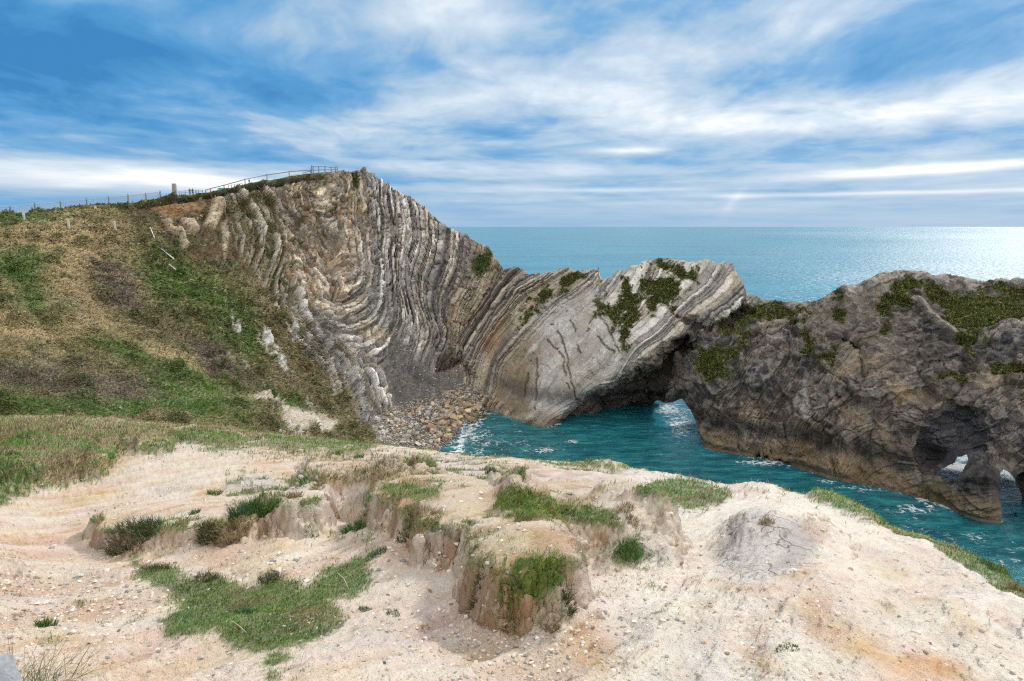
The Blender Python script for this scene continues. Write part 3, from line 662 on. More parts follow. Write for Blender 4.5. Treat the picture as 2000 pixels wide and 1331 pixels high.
rec += recess([(1088, 838), (1130, 792), (1190, 752), (1262, 706), (1318, 668), (1345, 655), (1360, 680), (1332, 700), (1330, 740), (1290, 790), (1275, 840)], 5.5, 13)
rec += recess([(1120, 840), (1180, 790), (1240, 765), (1290, 770), (1275, 840)], 3.0, 10)
rec += recess([(1320, 618), (1400, 625), (1450, 600), (1470, 612), (1420, 648), (1350, 655)], 2.6, 9)
rec += recess([(1636, 655), (1660, 665), (1692, 680), (1700, 690), (1682, 704), (1655, 692), (1630, 672)], 3.4, 6, .3)
rec += recess([(1815, 815), (1850, 800), (1900, 800), (1925, 845), (1925, 885), (1895, 892), (1870, 900), (1845, 935), (1815, 910), (1800, 870)], 2.4, 18, 1.0)
rec += recess([(1600, 790), (1640, 765), (1648, 780), (1605, 800)], 1.2, 6)
rec += recess([(1478, 896), (1485, 885), (1540, 890), (1545, 915), (1520, 925), (1480, 905)], 2.0, 5)
rec += recess([(1988, 935), (2010, 910), (2060, 930), (2080, 1000), (1992, 985)], 4, 8)
rec += recess([(858, 742), (868, 702), (905, 690), (930, 740), (905, 742)], 2.0, 8)
# the pillar at the right stands forward of the wall behind it
SLABZ = [(860, 735), (985, 515), (1180, 515), (1455, 500), (1460, 590), (1400, 620), (1330, 655), (1250, 705), (1180, 755), (1120, 800), (1070, 835), (940, 805)]
dsl = pdist(QX, QY, SLABZ) + qw * .4
msl = 1 - sstep(dsl, -8, 8)
FACE = [(1000, 800), (960, 770), (975, 720), (1020, 660), (1060, 610), (1110, 575), (1160, 560), (1190, 600), (1215, 650), (1240, 690), (1180, 750), (1110, 805), (1060, 832)]
mface = inpoly(QX, QY, FACE, 10, qw * .5)
nq = None
Yq2 = Yq + rec
Q0 = at(QX, QY, Yq2)
nq = grid_normals(Q0)
flipr = (nq[150, 300] * (np.array([0, 0, CAMZ]) - Q0[150, 300])).sum() < 0
if flipr: nq = -nq
# soften the displacement direction across recess rims
nq = nq * .6 + (np.array([0, 0, CAMZ + 6]) - Q0) / np.linalg.norm(np.array([0, 0, CAMZ + 6]) - Q0, axis=-1, keepdims=True) * .6
nq /= np.linalg.norm(nq, axis=-1, keepdims=True)
# beds of the slabs run from the upper right to the lower left
sd = [(0, [(862, 722), (900, 660), (940, 600), (985, 530)]), (6, [(905, 735), (925, 680), (960, 620), (1010, 560), (1050, 535)]), (12, [(935, 775), (955, 700), (1000, 640), (1060, 580), (1130, 535)]),
      (17, [(965, 790), (985, 730), (1040, 660), (1100, 600), (1170, 550)]), (25, [(1040, 815), (1100, 740), (1180, 640), (1230, 580), (1270, 510)]), (33, [(1065, 830), (1130, 790), (1200, 740), (1290, 650), (1380, 560), (1410, 515)]),
      (38, [(1110, 822), (1160, 780), (1250, 715), (1350, 640), (1440, 570)])]
pp, vv = [], []
for v, L in sd:
    for q in L: pp.append(q); vv.append(v)
sq = tps(np.array(pp) / 100., vv, 1e-3)(QX / 100, QY / 100)
tq = (QY - QX * .8) / 16.
ra, ka, kba, ha, qa, ea = strata(sq * 1.1, tq, Q0, 8, wob=.5, blk=(2.0, 6.0))
F1, F2, cidq = worley(Q0 + .8 * np.stack([fbm(Q0, .5, 2, s_) for s_ in (1, 2, 3)], -1), .26, 5)
G1, G2, cidg = worley(Q0 + .3 * np.stack([fbm(Q0, 1.2, 2, s_) for s_ in (4, 5, 6)], -1), .8, 6)
mdark = 1 - msl
sfold = (QY + 26 * fbm(Q0, .09, 3, 111) * 3 + .35 * QX * sstep(QX, 1300, 1700)) / 11.
rd, kd, kbd, hd, qd, ed = strata(sfold, QX / 16., Q0, 9, wob=1.6, blk=(1.5, 4))
DQ = msl * (1 - mface) * (.75 * ra - .1) + mface * (.16 * ra + .18 * fbm(Q0, .25, 3, 112))
thin = ((sq > -1) & (sq < 17))
DQ += msl * thin * .35 * (ra - .3)
blockh = (_rt[cidq, 2] - .5)
DQ += mdark * (1.5 * fbm(Q0, .10, 4, 113) + 1.9 * blockh * sstep(F2 - F1, 0, .16) + .55 * (_rt[cidg, 1] - .4) * sstep(G2 - G1, 0, .2) + .35 * rd + .55 * fbm(Q0, .45, 4, 114, ridged=True) + .22 * fbm(Q0, .7, 5, 141, ridged=True)) * 1.0
DQ += msl * (1 - mface) * (.5 * fbm(Q0, .25, 4, 115, ridged=True) + .3 * (_rt[cidg, 1] - .4) * sstep(G2 - G1, 0, .2))
# fractures in the slab face
CWX, CWY = QX + 9 * fbm(Q0, .5, 4, 311), QY + 9 * fbm(Q0, .5, 4, 312)
def crackline(L, wd, dep):
    return -dep * np.exp(-((pdist(CWX, CWY, L, False)) / wd) ** 2) * (fbm(Q0, .35, 3, 313) > -.12)
CR = [[(1070, 625), (1095, 655), (1105, 690), (1115, 735), (1125, 780)], [(1100, 600), (1120, 640), (1135, 690)], [(1190, 560), (1165, 610), (1140, 660)], [(1040, 690), (1030, 740), (1020, 790)], [(1150, 640), (1200, 690)], [(1160, 590), (1185, 640), (1210, 690)], [(1060, 650), (1100, 700), (1110, 760)], [(1050, 700), (1045, 800)]]
for L in CR: DQ += crackline(L, 1.6, .3) * msl
DQ += msl * mface * (.12 * (_rt[cidg, 1] - .5) * sstep(G2 - G1, 0, .1) + .30 * fbm(np.stack([sq * .9, tq * .12, 0 * sq], -1), 1.0, 4, 321) + .22 * (_rt[cidq, 1] - .5) * sstep(F2 - F1, 0, .06) + .10 * fbm(Q0, 1.5, 3, 314))
VEGR = [([(1005, 620), (1025, 590), (1060, 555), (1100, 530), (1150, 528), (1165, 535), (1120, 560), (1080, 590), (1045, 615), (1010, 632)], .25),
 ([(1235, 545), (1260, 525), (1300, 540), (1340, 560), (1330, 590), (1300, 605), (1265, 612), (1245, 580)], .3), ([(1290, 520), (1330, 530), (1370, 525), (1360, 545), (1310, 545)], .1),
 ([(1165, 570), (1185, 590), (1210, 620), (1240, 620), (1240, 660), (1215, 690), (1200, 660), (1185, 625), (1160, 600)], .1), ([(1208, 560), (1222, 590), (1238, 620), (1228, 630), (1212, 600)], .05),
 ([(1180, 560), (1230, 545), (1260, 600), (1240, 640), (1200, 600)], -.12),
 ([(1400, 650), (1440, 610), (1455, 590), (1500, 588), (1560, 600), (1568, 628), (1540, 640), (1490, 632), (1450, 660), (1410, 672)], .35),
 ([(1345, 700), (1370, 680), (1410, 675), (1455, 675), (1450, 700), (1420, 725), (1390, 745), (1370, 735), (1350, 735)], .3),
 ([(1715, 560), (1740, 540), (1790, 545), (1850, 565), (1930, 570), (2000, 572), (2100, 590), (2100, 640), (2000, 636), (1950, 640), (1920, 650), (1900, 665), (1870, 655), (1845, 635), (1820, 600), (1790, 580), (1740, 580)], .5),
 ([(1700, 580), (1730, 578), (1775, 590), (1780, 605), (1730, 612)], .1), ([(1835, 740), (1880, 725), (2000, 720), (2010, 740), (1900, 755)], -.05), ([(1560, 650), (1575, 655), (1590, 680), (1580, 690), (1562, 672)], .1), ([(1860, 645), (1930, 655), (1900, 690), (1860, 690)], -.05),
 ([(1630, 590), (1650, 575), (1655, 600), (1640, 620)], 0), ([(930, 560), (960, 530), (950, 560)], 0), ([(1970, 770), (2000, 760), (2000, 800), (1975, 800)], 0), ([(1690, 640), (1740, 640), (1730, 665), (1700, 660)], -.1), ([(1590, 700), (1640, 700), (1625, 720), (1595, 715)], -.1)]
mvr = np.zeros_like(QX)
nvg = fbm(Q0, .5, 4, 121)
for poly, bias in VEGR: mvr = np.maximum(mvr, sstep(-pdist(QX, QY, poly) + qw * 1.1 + 6 * bias + 44 * nvg - 2 + 16 * fbm(Q0, 1.3, 3, 123), -8, 24))
DQ = DQ * (1 - .7 * mvr) + .25 * mvr * fbm(Q0, .9, 3, 122)
DQ -= .8 * np.exp(-((pdist(QX, QY, [(1455, 660), (1500, 640), (1545, 638), (1580, 650)], False)) / 5) ** 2)
DQ += .6 * np.exp(-((pdist(QX, QY, [(1760, 585), (1800, 595), (1830, 630), (1870, 662), (1915, 668), (1960, 645), (2010, 640)], False)) / 6) ** 2)
# cut back a little at the waterline
zq = Q0[..., 2]
DQ -= .7 * np.exp(-((zq - 2.4) / .8) ** 2) * mdark
DQ *= sstep(QT, -.01, .03) * .8 + .2
DQ = np.where(QT > .99, DQ * .5, DQ)
_hn = np.minimum(pdist(QX, QY, [(1830, 922), (1868, 890), (1892, 890), (1885, 915), (1858, 938)]), pdist(QX, QY, [(1955, 925), (1963, 916), (1990, 955), (1998, 1000), (1956, 1010)]))
DQ = DQ * (.2 + .8 * sstep(_hn, 4, 34))
rfeath = sstep(QX, 845, 905)
Q1 = Q0 + nq * (DQ * (.35 + .65 * rfeath))[..., None]
# colour
m_a = fbm(Q0, .12, 4, 131); m_b = fbm(Q0, .45, 4, 132); m_c = fbm(Q0, 1.6, 3, 133)
cs = PAL_G[(rnd(ka, 3, 0, 8, 2) * 8).astype(int) % 8] * .90
csb = PAL_B[(rnd(ka, 5, 0, 8, 3) * 8).astype(int) % 8]
lf = 1 - sstep(sq, 13, 19)
cq = cs + (csb - cs) * (lf * .9)[..., None]
cq = cq * (.85 + .3 * qa)[..., None]
cq = mixc(cq, (.50, .485, .465), mface * .85)
cq = mixc(cq, (.38, .34, .29), mface * sstep(m_a + .3 * m_b, .0, .35) * .6)
cq = mixc(cq, (.29, .23, .165), mface * inpoly(QX, QY, [(940, 700), (1040, 640), (1060, 680), (1020, 830), (930, 800)], 25, qw))
cq = mixc(cq, (.33, .19, .09), inpoly(QX, QY, [(945, 670), (975, 625), (1000, 615), (985, 660), (950, 705)], 12, qw) * .75)
cq = mixc(cq, (.10, .09, .085), inpoly(QX, QY, [(985, 640), (1010, 620), (1000, 670), (960, 740), (945, 760), (960, 700)], 10, qw * .6) * .7)
cq = mixc(cq, (.12, .10, .08), (1 - ea) * .5 * (1 - mface))
for L in CR: cq = mixc(cq, (.12, .12, .07), crackline(L, 1.8, -.75) * msl)
SD = np.stack([sq * .9, tq * .12, 0 * sq], -1); stn = fbm(SD, 1.0, 4, 321)
cq = mixc(cq, (.20, .185, .16), mface * sstep(stn, .12, .35) * .45); cq = mixc(cq, (.66, .64, .61), mface * sstep(-stn, .12, .4) * .5); cq = cq * (1 + mface * .22 * (_rt[cidg, 2] - .5))[..., None]
darkc = np.zeros(QX.shape + (3,)) + np.array((.15, .13, .115))
darkc = mixc(darkc, (.075, .077, .088), sstep(m_a + .4 * m_b, -.1, .3))
darkc = mixc(darkc, (.29, .225, .155), sstep(-m_a + .5 * m_b, .15, .5) * .8)
darkc = mixc(darkc, (.33, .29, .25), sstep(m_c + .3 * m_b, .35, .6) * .6)
darkc = darkc * (.75 + .5 * _rt[cidg, 3])[..., None]
darkc = mixc(darkc, (.05, .048, .046), (1 - sstep(G2 - G1, 0, .08)) * .35 * (m_a > -.05))
rg = fbm(Q0, .7, 5, 141, ridged=True)
darkc = mixc(darkc, (.045, .042, .040), (1 - sstep(rg, -.25, .12)) * .55); darkc = mixc(darkc, (.36, .33, .29), sstep(rg + .3 * m_a, .5, .75) * .5)
darkc = mixc(darkc, (.035, .033, .032), (1 - sstep(F2 - F1, 0, .07)) * .8); darkc = darkc * (.75 + .5 * _rt[cidq, 1])[..., None]
darkc = mixc(darkc, (.30, .235, .17), inpoly(QX, QY, [(1600, 880), (1660, 830), (1740, 820), (1790, 830), (1800, 900), (1760, 970), (1600, 940)], 30, qw) * sstep(m_b, -.3, .2) * .7)
pale = inpoly(QX, QY, [(1600, 600), (1700, 540), (1760, 560), (1720, 620), (1600, 660)], 24, qw) + inpoly(QX, QY, [(1560, 590), (1620, 580), (1620, 650), (1560, 700)], 20, qw) * .6
darkc = mixc(darkc, (.32, .28, .24), np.clip(pale, 0, 1) * .65)
darkc = mixc(darkc, (.50, .47, .46), inpoly(QX, QY, [(1567, 735), (1577, 740), (1580, 775), (1588, 815), (1575, 820), (1566, 800), (1568, 770)], 4, qw * .25) * .75)
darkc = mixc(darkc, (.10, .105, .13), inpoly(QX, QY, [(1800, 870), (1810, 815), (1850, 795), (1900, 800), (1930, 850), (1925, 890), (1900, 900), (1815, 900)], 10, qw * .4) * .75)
cq = darkc + (cq - darkc) * msl[..., None]
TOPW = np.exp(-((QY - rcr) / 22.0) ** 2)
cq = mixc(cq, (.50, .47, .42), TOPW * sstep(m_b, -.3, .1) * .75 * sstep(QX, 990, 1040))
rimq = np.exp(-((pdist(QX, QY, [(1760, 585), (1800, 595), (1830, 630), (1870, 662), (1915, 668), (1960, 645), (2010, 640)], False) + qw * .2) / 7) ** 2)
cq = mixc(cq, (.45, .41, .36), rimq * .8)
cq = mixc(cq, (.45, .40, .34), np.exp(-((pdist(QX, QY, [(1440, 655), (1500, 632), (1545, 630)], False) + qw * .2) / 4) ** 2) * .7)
# tide bands: brown weed and barnacles above the water, black just under
wet = 1 - sstep(zq + 1.6 * m_a + 1.2 * m_b, .9, 2.2)
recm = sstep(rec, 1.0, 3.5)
cq = mixc(cq, (.23, .175, .11), wet * .7 * (1 - recm))
blk_ = np.exp(-((zq - 3.3 - 1.2 * m_a) / .9) ** 2)
cq = mixc(cq, (.05, .048, .05), blk_ * .65 * sstep(QX, 930, 1000))
cq = mixc(cq, (.14, .13, .05), inpoly(QX, QY, [(1810, 930), (1850, 950), (1880, 985), (1900, 1000), (1850, 990), (1812, 960)], 10, qw * .3) * .6)
cq = mixc(cq, (.06, .056, .058), recm * .5)  # deeper recesses get a darker rock colour
cq = mixc(cq, (.11, .125, .045), mvr * .8)
cq = mixc(cq, (.20, .16, .09), mvr * sstep(m_b + m_a, .05, .3) * .7)
cq = cq + (np.array((.20, .17, .14)) - cq) * ((1 - rfeath) * .3)[..., None]
# the hole right through the wall, and the backs and undersides that give the ridge its thickness
HOLE = [(1868, 890), (1890, 888), (1893, 900), (1887, 912), (1874, 932), (1856, 940), (1840, 935), (1828, 922), (1844, 911), (1860, 903)]
HOLE3 = [(1955, 1040), (1953, 980), (1955, 922), (1963, 915), (1974, 922), (1982, 934), (1990, 955), (1996, 966), (2003, 1040)]
hd_ = np.minimum(pdist(QX, QY, HOLE), pdist(QX, QY, HOLE3)) + .06 * qw
hole_v = hd_ < 0
thick = 3.0 + 9.0 * sstep(1 - QT, 0, .55)
thick = np.where((QX > 1262) & (QX < 1385), 2.5 + 5 * sstep(1 - QT, 0, .5), thick)
thick = lerp(thick, .9 + 0 * thick, sstep(QX, 1740, 1800) * (1 - sstep(QX, 2030, 2100)) * sstep(QY, 780, 860))
dirn = np.array([.22, 1.0, -.12]); dirn /= np.linalg.norm(dirn)
hole_f = (hole_v[:-1, :-1] & hole_v[1:, 1:] & hole_v[:-1, 1:] & hole_v[1:, :-1])
Qb = Q1.copy(); Qb += (rays := (Q1 - np.array([0, 0, CAMZ])) / Q1[..., 1:2]) * thick[..., None]
Qb[..., 2] += (Q1[..., 2] - Qb[..., 2]) * (.85 * sstep(1 - QT, .3, 1.0) * (hd_ > 30)) - .5 * sstep(QT, .8, 1)
nF = Q1.shape[0] * Q1.shape[1]
qi = np.arange(nF).reshape(Q1.shape[:2])
fq = np.stack([qi[:-1, :-1], qi[:-1, 1:], qi[1:, 1:], qi[1:, :-1]], -1)
front = fq[~hole_f]; backf = (fq[~hole_f] + nF)[:, ::-1]
def stitch(line):
    a, b = line[:-1], line[1:]; return np.stack([a, b, b + nF, a + nF], -1)
sides = [stitch(qi[0, ::-1]), stitch(qi[-1, :]), stitch(qi[:, 0]), stitch(qi[::-1, -1])]
# hole walls: edges between a removed and a kept face
hw = []
h = hole_f
ii, jj = np.where(h[:-1] & ~h[1:]); hw += [(qi[i + 1, j], qi[i + 1, j + 1]) for i, j in zip(ii, jj)]
ii, jj = np.where(~h[:-1] & h[1:]); hw += [(qi[i + 1, j + 1], qi[i + 1, j]) for i, j in zip(ii, jj)]
ii, jj = np.where(h[:, :-1] & ~h[:, 1:]); hw += [(qi[i + 1, j + 1], qi[i, j + 1]) for i, j in zip(ii, jj)]
ii, jj = np.where(~h[:, :-1] & h[:, 1:]); hw += [(qi[i, j + 1], qi[i + 1, j + 1]) for i, j in zip(ii, jj)]
hw = np.array([(a, b, b + nF, a + nF) for a, b in hw]).reshape(-1, 4)
# skirts below the water where the rock stands in it
low_ = Q1[0].copy(); inw = (low_[:, 2] < 1.6)
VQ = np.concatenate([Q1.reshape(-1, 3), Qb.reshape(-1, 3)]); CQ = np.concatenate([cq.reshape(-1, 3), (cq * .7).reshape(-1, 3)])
for r_ in range(0, 1):
    inw = inw & ((RC < 1100) | (RC > 1374)); VQ[qi[0][inw], 2] -= 2.5; VQ[qi[0][inw] + nF, 2] -= 2.5
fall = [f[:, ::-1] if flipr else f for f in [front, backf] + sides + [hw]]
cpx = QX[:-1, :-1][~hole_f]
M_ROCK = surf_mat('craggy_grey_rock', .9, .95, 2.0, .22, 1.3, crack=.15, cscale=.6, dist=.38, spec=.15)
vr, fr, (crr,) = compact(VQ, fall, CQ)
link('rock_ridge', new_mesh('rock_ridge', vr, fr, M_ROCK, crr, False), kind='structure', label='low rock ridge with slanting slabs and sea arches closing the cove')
RIDG = dict(P=Q1, N=nq, C=cq, px=QX, py=QY, veg=mvr)
print('ridge', Q1.shape)
# ------------------------------------------------------------------ the near ground: bare clay with turf, worn into hummocks
FP = [(1000, 1500, 2.3), (1000, 1331, 3.4), (1000, 1200, 4.6), (1000, 1100, 6.0), (1000, 1000, 8.5), (1000, 950, 11), (1000, 905, 16.5), (500, 1500, 2.3), (500, 1331, 3.4), (500, 1200, 4.7), (500, 1100, 6.3), (500, 1000, 9.2), (500, 900, 15), (400, 852, 21),
 (0, 1500, 2.3), (0, 1331, 3.5), (0, 1200, 4.9), (0, 1100, 6.6), (0, 1000, 9.5), (0, 950, 12), (0, 900, 16.5), (0, 860, 22), (100, 835, 27), (250, 838, 26), (700, 876, 20), (600, 862, 23), (850, 884, 19), (1500, 1500, 2.2), (1500, 1331, 3.2), (1500, 1200, 4.2), (1500, 1100, 5.6), (1500, 1020, 8), (1500, 960, 13), (1580, 960, 12.5),
 (2000, 1331, 3.0), (2000, 1230, 3.9), (2000, 1145, 5.4), (1720, 1022, 8.8), (1800, 1045, 8), (1300, 925, 16), (1200, 910, 17.5), (1700, 1200, 4.2), (1750, 1100, 5.8), (2600, 1500, 3), (-600, 1331, 4), (-600, 1000, 11), (-600, 880, 22)]
fpa = np.array(FP, float)
W = at(fpa[:, 0], fpa[:, 1], fpa[:, 2])
W = np.concatenate([W, [(a * y, y, z) for a in (-1.5, -1.1, -.6, 0, .6, 1.1, 1.5) for y, z in ((1.0, 23.25), (1.7, 23.1))], [(a * y, y, z) for a in (1.0, 1.4) for y, z in ((2.6, 22.9), (3.4, 22.6))], [(a * y, y, z) for a in (-1.0, -1.4) for y, z in ((2.6, 22.9), (3.6, 22.6), (6, 22.2), (12, 20.9))]])
# height as a function of place, fitted to the layout points
fz = tps(np.c_[W[:, 0] / W[:, 1] * 10, np.log(W[:, 1]) * 4], W[:, 2], 5e-3)
def ground_z(x, y): return fz(np.clip(x / y, -1.5, 1.5) * 10, np.log(y) * 4)
ypx = np.array([(2100, 1.0), (1700, 1.7), (1500, 2.25), (1331, 3.35), (1200, 4.6), (1100, 6.0), (1000, 8.6), (950, 11), (905, 16), (870, 21), (850, 25), (835, 30), (820, 36), (790, 50)], float)
rows = np.concatenate([np.arange(2100, 1400, -9), np.arange(1400, 900, -1.45), np.arange(900, 840, -.6), np.arange(840, 790, -2.)])
FY = np.interp(rows[::-1], ypx[::-1, 0], ypx[::-1, 1])[::-1]
FA = np.concatenate([np.linspace(-5, -1.5, 20)[:-1], np.linspace(-1.5, -.83, 30)[:-1], np.linspace(-.83, .83, 1180), np.linspace(.83, 1.5, 30)[1:], np.linspace(1.5, 4, 14)[1:]])
GA, GY = np.meshgrid(FA, FY)
GX = GA * GY; GZ = ground_z(GX, GY)
B0 = np.stack([GX, GY, GZ], -1)
bx, by = proj(B0)
RIM = [(-700, 838, 27), (-100, 832, 31), (100, 828, 31), (200, 833, 30), (400, 842, 25), (520, 848, 24), (600, 858, 23.5), (700, 868, 22), (760, 873, 21), (900, 888, 18.5), (1000, 898, 17.5), (1180, 908, 17.5), (1340, 927, 15.5), (1470, 951, 13.5), (1560, 968, 12), (1600, 960, 12), (1720, 1018, 8.9), (1800, 1042, 8.0), (1900, 1084, 6.9), (2000, 1148, 5.4), (2300, 1340, 3.6), (2700, 1600, 2.8)]
rim = np.array(RIM, float); rw = at(rim[:, 0], rim[:, 1], rim[:, 2])[:, :2]
rpoly = np.concatenate([rw, [[30, -30], [-60, -30], [-60, rw[0, 1]]]])
rd_ = -pdist(GX, GY, rpoly)                      # + on the near side of the rim
rn = .25 * fbm(B0, 1.1, 3, 201) * np.clip(GY / 10, .3, 1.5)
rd_ = rd_ + rn
gn1 = fbm(B0, .35, 4, 202); gn2 = fbm(B0, 1.6, 4, 203); gn3 = fbm(B0, 5.5, 4, 204); gn4 = fbm(B0, 18, 3, 205)
wpx = (16 * gn2 + 7 * gn3)
H = np.zeros_like(GX)
def mound(poly, h, soft, wob=1.0, fade=None):
    global H
    dd_ = pdist(bx, by, poly) + wpx * wob
    m = 1 - sstep(dd_, -soft, soft)
    m = m * (.78 + .38 * (1 - np.exp(np.minimum(dd_, 0) / 30)))
    if fade is not None: m = m * fade
    H += h * m; return m
A1 = [(738, 1050), (728, 1010), (742, 978), (800, 962), (870, 968), (950, 990), (1005, 1020), (1030, 1060), (1034, 1100), (1010, 1125), (960, 1130), (905, 1140), (860, 1136), (822, 1130), (800, 1100), (770, 1076)]
A2 = [(898, 1120), (905, 1170), (930, 1212), (1000, 1236), (1075, 1250), (1122, 1232), (1132, 1200), (1112, 1155), (1085, 1125), (1030, 1110), (960, 1110)]
A3 = [(690, 1070), (740, 1150), (860, 1175), (960, 1250), (1100, 1280), (1170, 1240), (1120, 1120), (1050, 1040), (900, 975), (740, 965)]
C1 = [(1000, 1100), (1100, 1110), (1220, 1120), (1310, 1112), (1325, 1085), (1290, 1040), (1240, 1010), (1190, 990), (1100, 978), (985, 985)]
D1 = [(1440, 1100), (1420, 1040), (1500, 1006), (1590, 1020), (1650, 1080), (1720, 1200), (1800, 1400), (1480, 1400), (1440, 1200)]
B1 = [(205, 1078), (320, 1078), (400, 1072), (490, 1060), (520, 1046), (600, 1046), (645, 1030), (652, 990), (640, 955), (560, 940), (420, 960), (280, 990), (170, 1050)]
F1_ = [(575, 982), (640, 990), (735, 990), (850, 972), (856, 950), (800, 925), (690, 905), (600, 915)]
mA3 = mound(A3, .13, 45, 1.5)
_H = H.copy(); H = H * 0; mA1 = mound(A1, .34, 12, 2.2, .35 + .65 * sstep(by + 20 * gn1, 945, 1010)); _h1 = H.copy(); H = H * 0; mound([(850, 1010), (960, 1020), (1040, 1050), (1110, 1120), (1115, 1180), (920, 1180), (880, 1110)], .28, 18, 1.2, sstep(by, 985, 1060)); _h1 = np.maximum(_h1, H); H = H * 0; mA2 = mound(A2, .34, 14, 2.4, .75 + .25 * sstep(by, 1100, 1180)); H = _H + np.maximum(_h1, H) + .12 * np.minimum(_h1, H)
mC = mound(C1, .42, 34, 1.2); mound([(1150, 1060), (1240, 1070), (1300, 1100), (1320, 1080), (1290, 1035), (1220, 1010)], .14, 10, .7)
mD = mound(D1, .12, 110, 1.6); mD2 = mound([(1418, 1075), (1430, 1040), (1480, 1012), (1560, 1005), (1620, 1040), (1640, 1085), (1560, 1105), (1450, 1100)], .26, 42, 1.2, .45 + .55 * sstep(by, 1000, 1090))
mB = mound(B1, .27, 10, 1.3, sstep(by, 960, 1050)); mound([(500, 1046), (600, 1046), (648, 1030), (652, 985), (600, 975), (540, 1000)], .16, 9, .9)
mF = mound(F1_, .36, 20, 1.2)
mG2 = mound([(1245, 970), (1300, 950), (1380, 960), (1420, 980), (1380, 995), (1320, 995), (1260, 985)], .16, 7, .5)
mG4 = mound([(1575, 985), (1600, 962), (1660, 985), (1725, 1025), (1700, 1035), (1640, 1010)], .14, 9, .5)
mH = mound([(950, 925), (970, 918), (978, 928), (960, 936)], .12, 4, .3); mound([(460, 1010), (480, 1000), (530, 1010), (530, 1045), (480, 1050)], .06, 8)
mE1 = mound([(40, 955), (90, 958), (150, 945), (180, 915), (190, 880), (120, 870), (20, 900), (-40, 940)], .5, 10, .8)
mE2 = mound([(165, 945), (190, 942), (235, 890), (230, 872), (200, 880)], .35, 7, .5); mE3 = mound([(270, 892), (330, 890), (348, 868), (300, 860), (268, 872)], .35, 7, .5)
mL = mound([(-700, 905), (-60, 900), (60, 890), (130, 868), (150, 848), (60, 838), (-700, 840)], .45, 26, 1.0); mL2 = mound([(90, 868), (240, 862), (460, 864), (470, 850), (300, 842), (100, 845)], .22, 16, .6)
mound([(340, 876), (460, 880), (560, 890), (700, 885), (680, 872), (520, 858), (380, 860)], .2, 18, .8)
for (x, y, w_, h_, hh) in [(880, 945, 30, 8, .12), (1010, 935, 20, 5, .1), (1480, 965, 70, 12, .22), (1180, 915, 40, 4, .15), (620, 1060, 60, 20, -.04), (380, 1110, 120, 30, -.07), (480, 1180, 160, 50, -.06), (860, 905, 60, 10, -.2), (760, 900, 50, 9, .1), (1000, 905, 60, 6, .06), (1120, 950, 90, 12, -.12), (690, 1010, 30, 20, -.08), (1680, 1060, 50, 30, .06), (1850, 1200, 90, 60, .05)]:
    H += hh * np.exp(-((bx - x) / w_) ** 2 - ((by - y) / h_) ** 2)
steep = np.hypot(*np.gradient(H)[::-1])
fringe = np.zeros_like(GX)
for m_ in (mA1, mA2, mB, mF, mE1): fringe = np.maximum(fringe, sstep(m_, .45, .75) * (1 - sstep(m_, .93, 1.0)) * (steep > .004) * sstep(np.gradient(H, axis=0), .001, .006))
H += .14 * gn1 * sstep(GY, 4, 14) + .05 * gn2 + .022 * gn3 + .010 * gn4 + .012 * np.clip(fbm(B0, 9, 4, 206, ridged=True), -.2, 1)
H += .05 * sstep(GY, 8, 16) * fbm(B0 * np.array([.6, 1.6, 1]), 1.0, 3, 210, ridged=True)
sd_ = sstep(steep, .006, .03)
rot = np.stack([B0[..., 0] * .8 - B0[..., 1] * .6, (B0[..., 0] * .6 + B0[..., 1] * .8) * .28, 0 * GX], -1)
gul = fbm(rot, 2.0, 4, 207, ridged=True)
H += .065 * gul + .11 * fbm(B0, .7, 3, 208) * sstep(fy_ := by, 980, 1080)
H += sd_ * (.05 * fbm(B0, 4.0, 4, 211, ridged=True) + .03 * gn4)
# rim: turns over and falls away to the cove
fall_ = np.maximum(-rd_, 0)
over_ = np.maximum(.55 - rd_, 0)
dropH = .18 * np.minimum(over_, 1.2) ** 2 + 1.25 * fall_ 
lft_ = 1 - sstep(GX / GY, -.36, -.12)          # on the left the ground only dips towards the hillside
dropH = dropH * (1 - lft_) + lft_ * (.10 * np.minimum(over_, 1) ** 2 + .34 * fall_)
Z1_ = np.maximum(GZ + H - dropH, -2)
Z1_ = np.where(rd_ < -14, np.maximum(Z1_ - 3 * (-rd_ - 14), -2), Z1_)
G1_ = np.stack([GX, GY, Z1_], -1)
ng = grid_normals(G1_)
if ng[200, 600, 2] < 0: ng = -ng; GFL = True
else: GFL = False
# sideways raggedness on steep faces gives undercut, crumbly edges
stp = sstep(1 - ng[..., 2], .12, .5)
G1_ = G1_ + ng * (stp * (.045 * fbm(B0 * np.array([1, 1, 1.0]) + np.stack([0 * Z1_, 0 * Z1_, Z1_ * 2], -1), 5, 4, 215, ridged=True)))[..., None] * np.array([1, 1, .3])
fx, fy = proj(G1_)
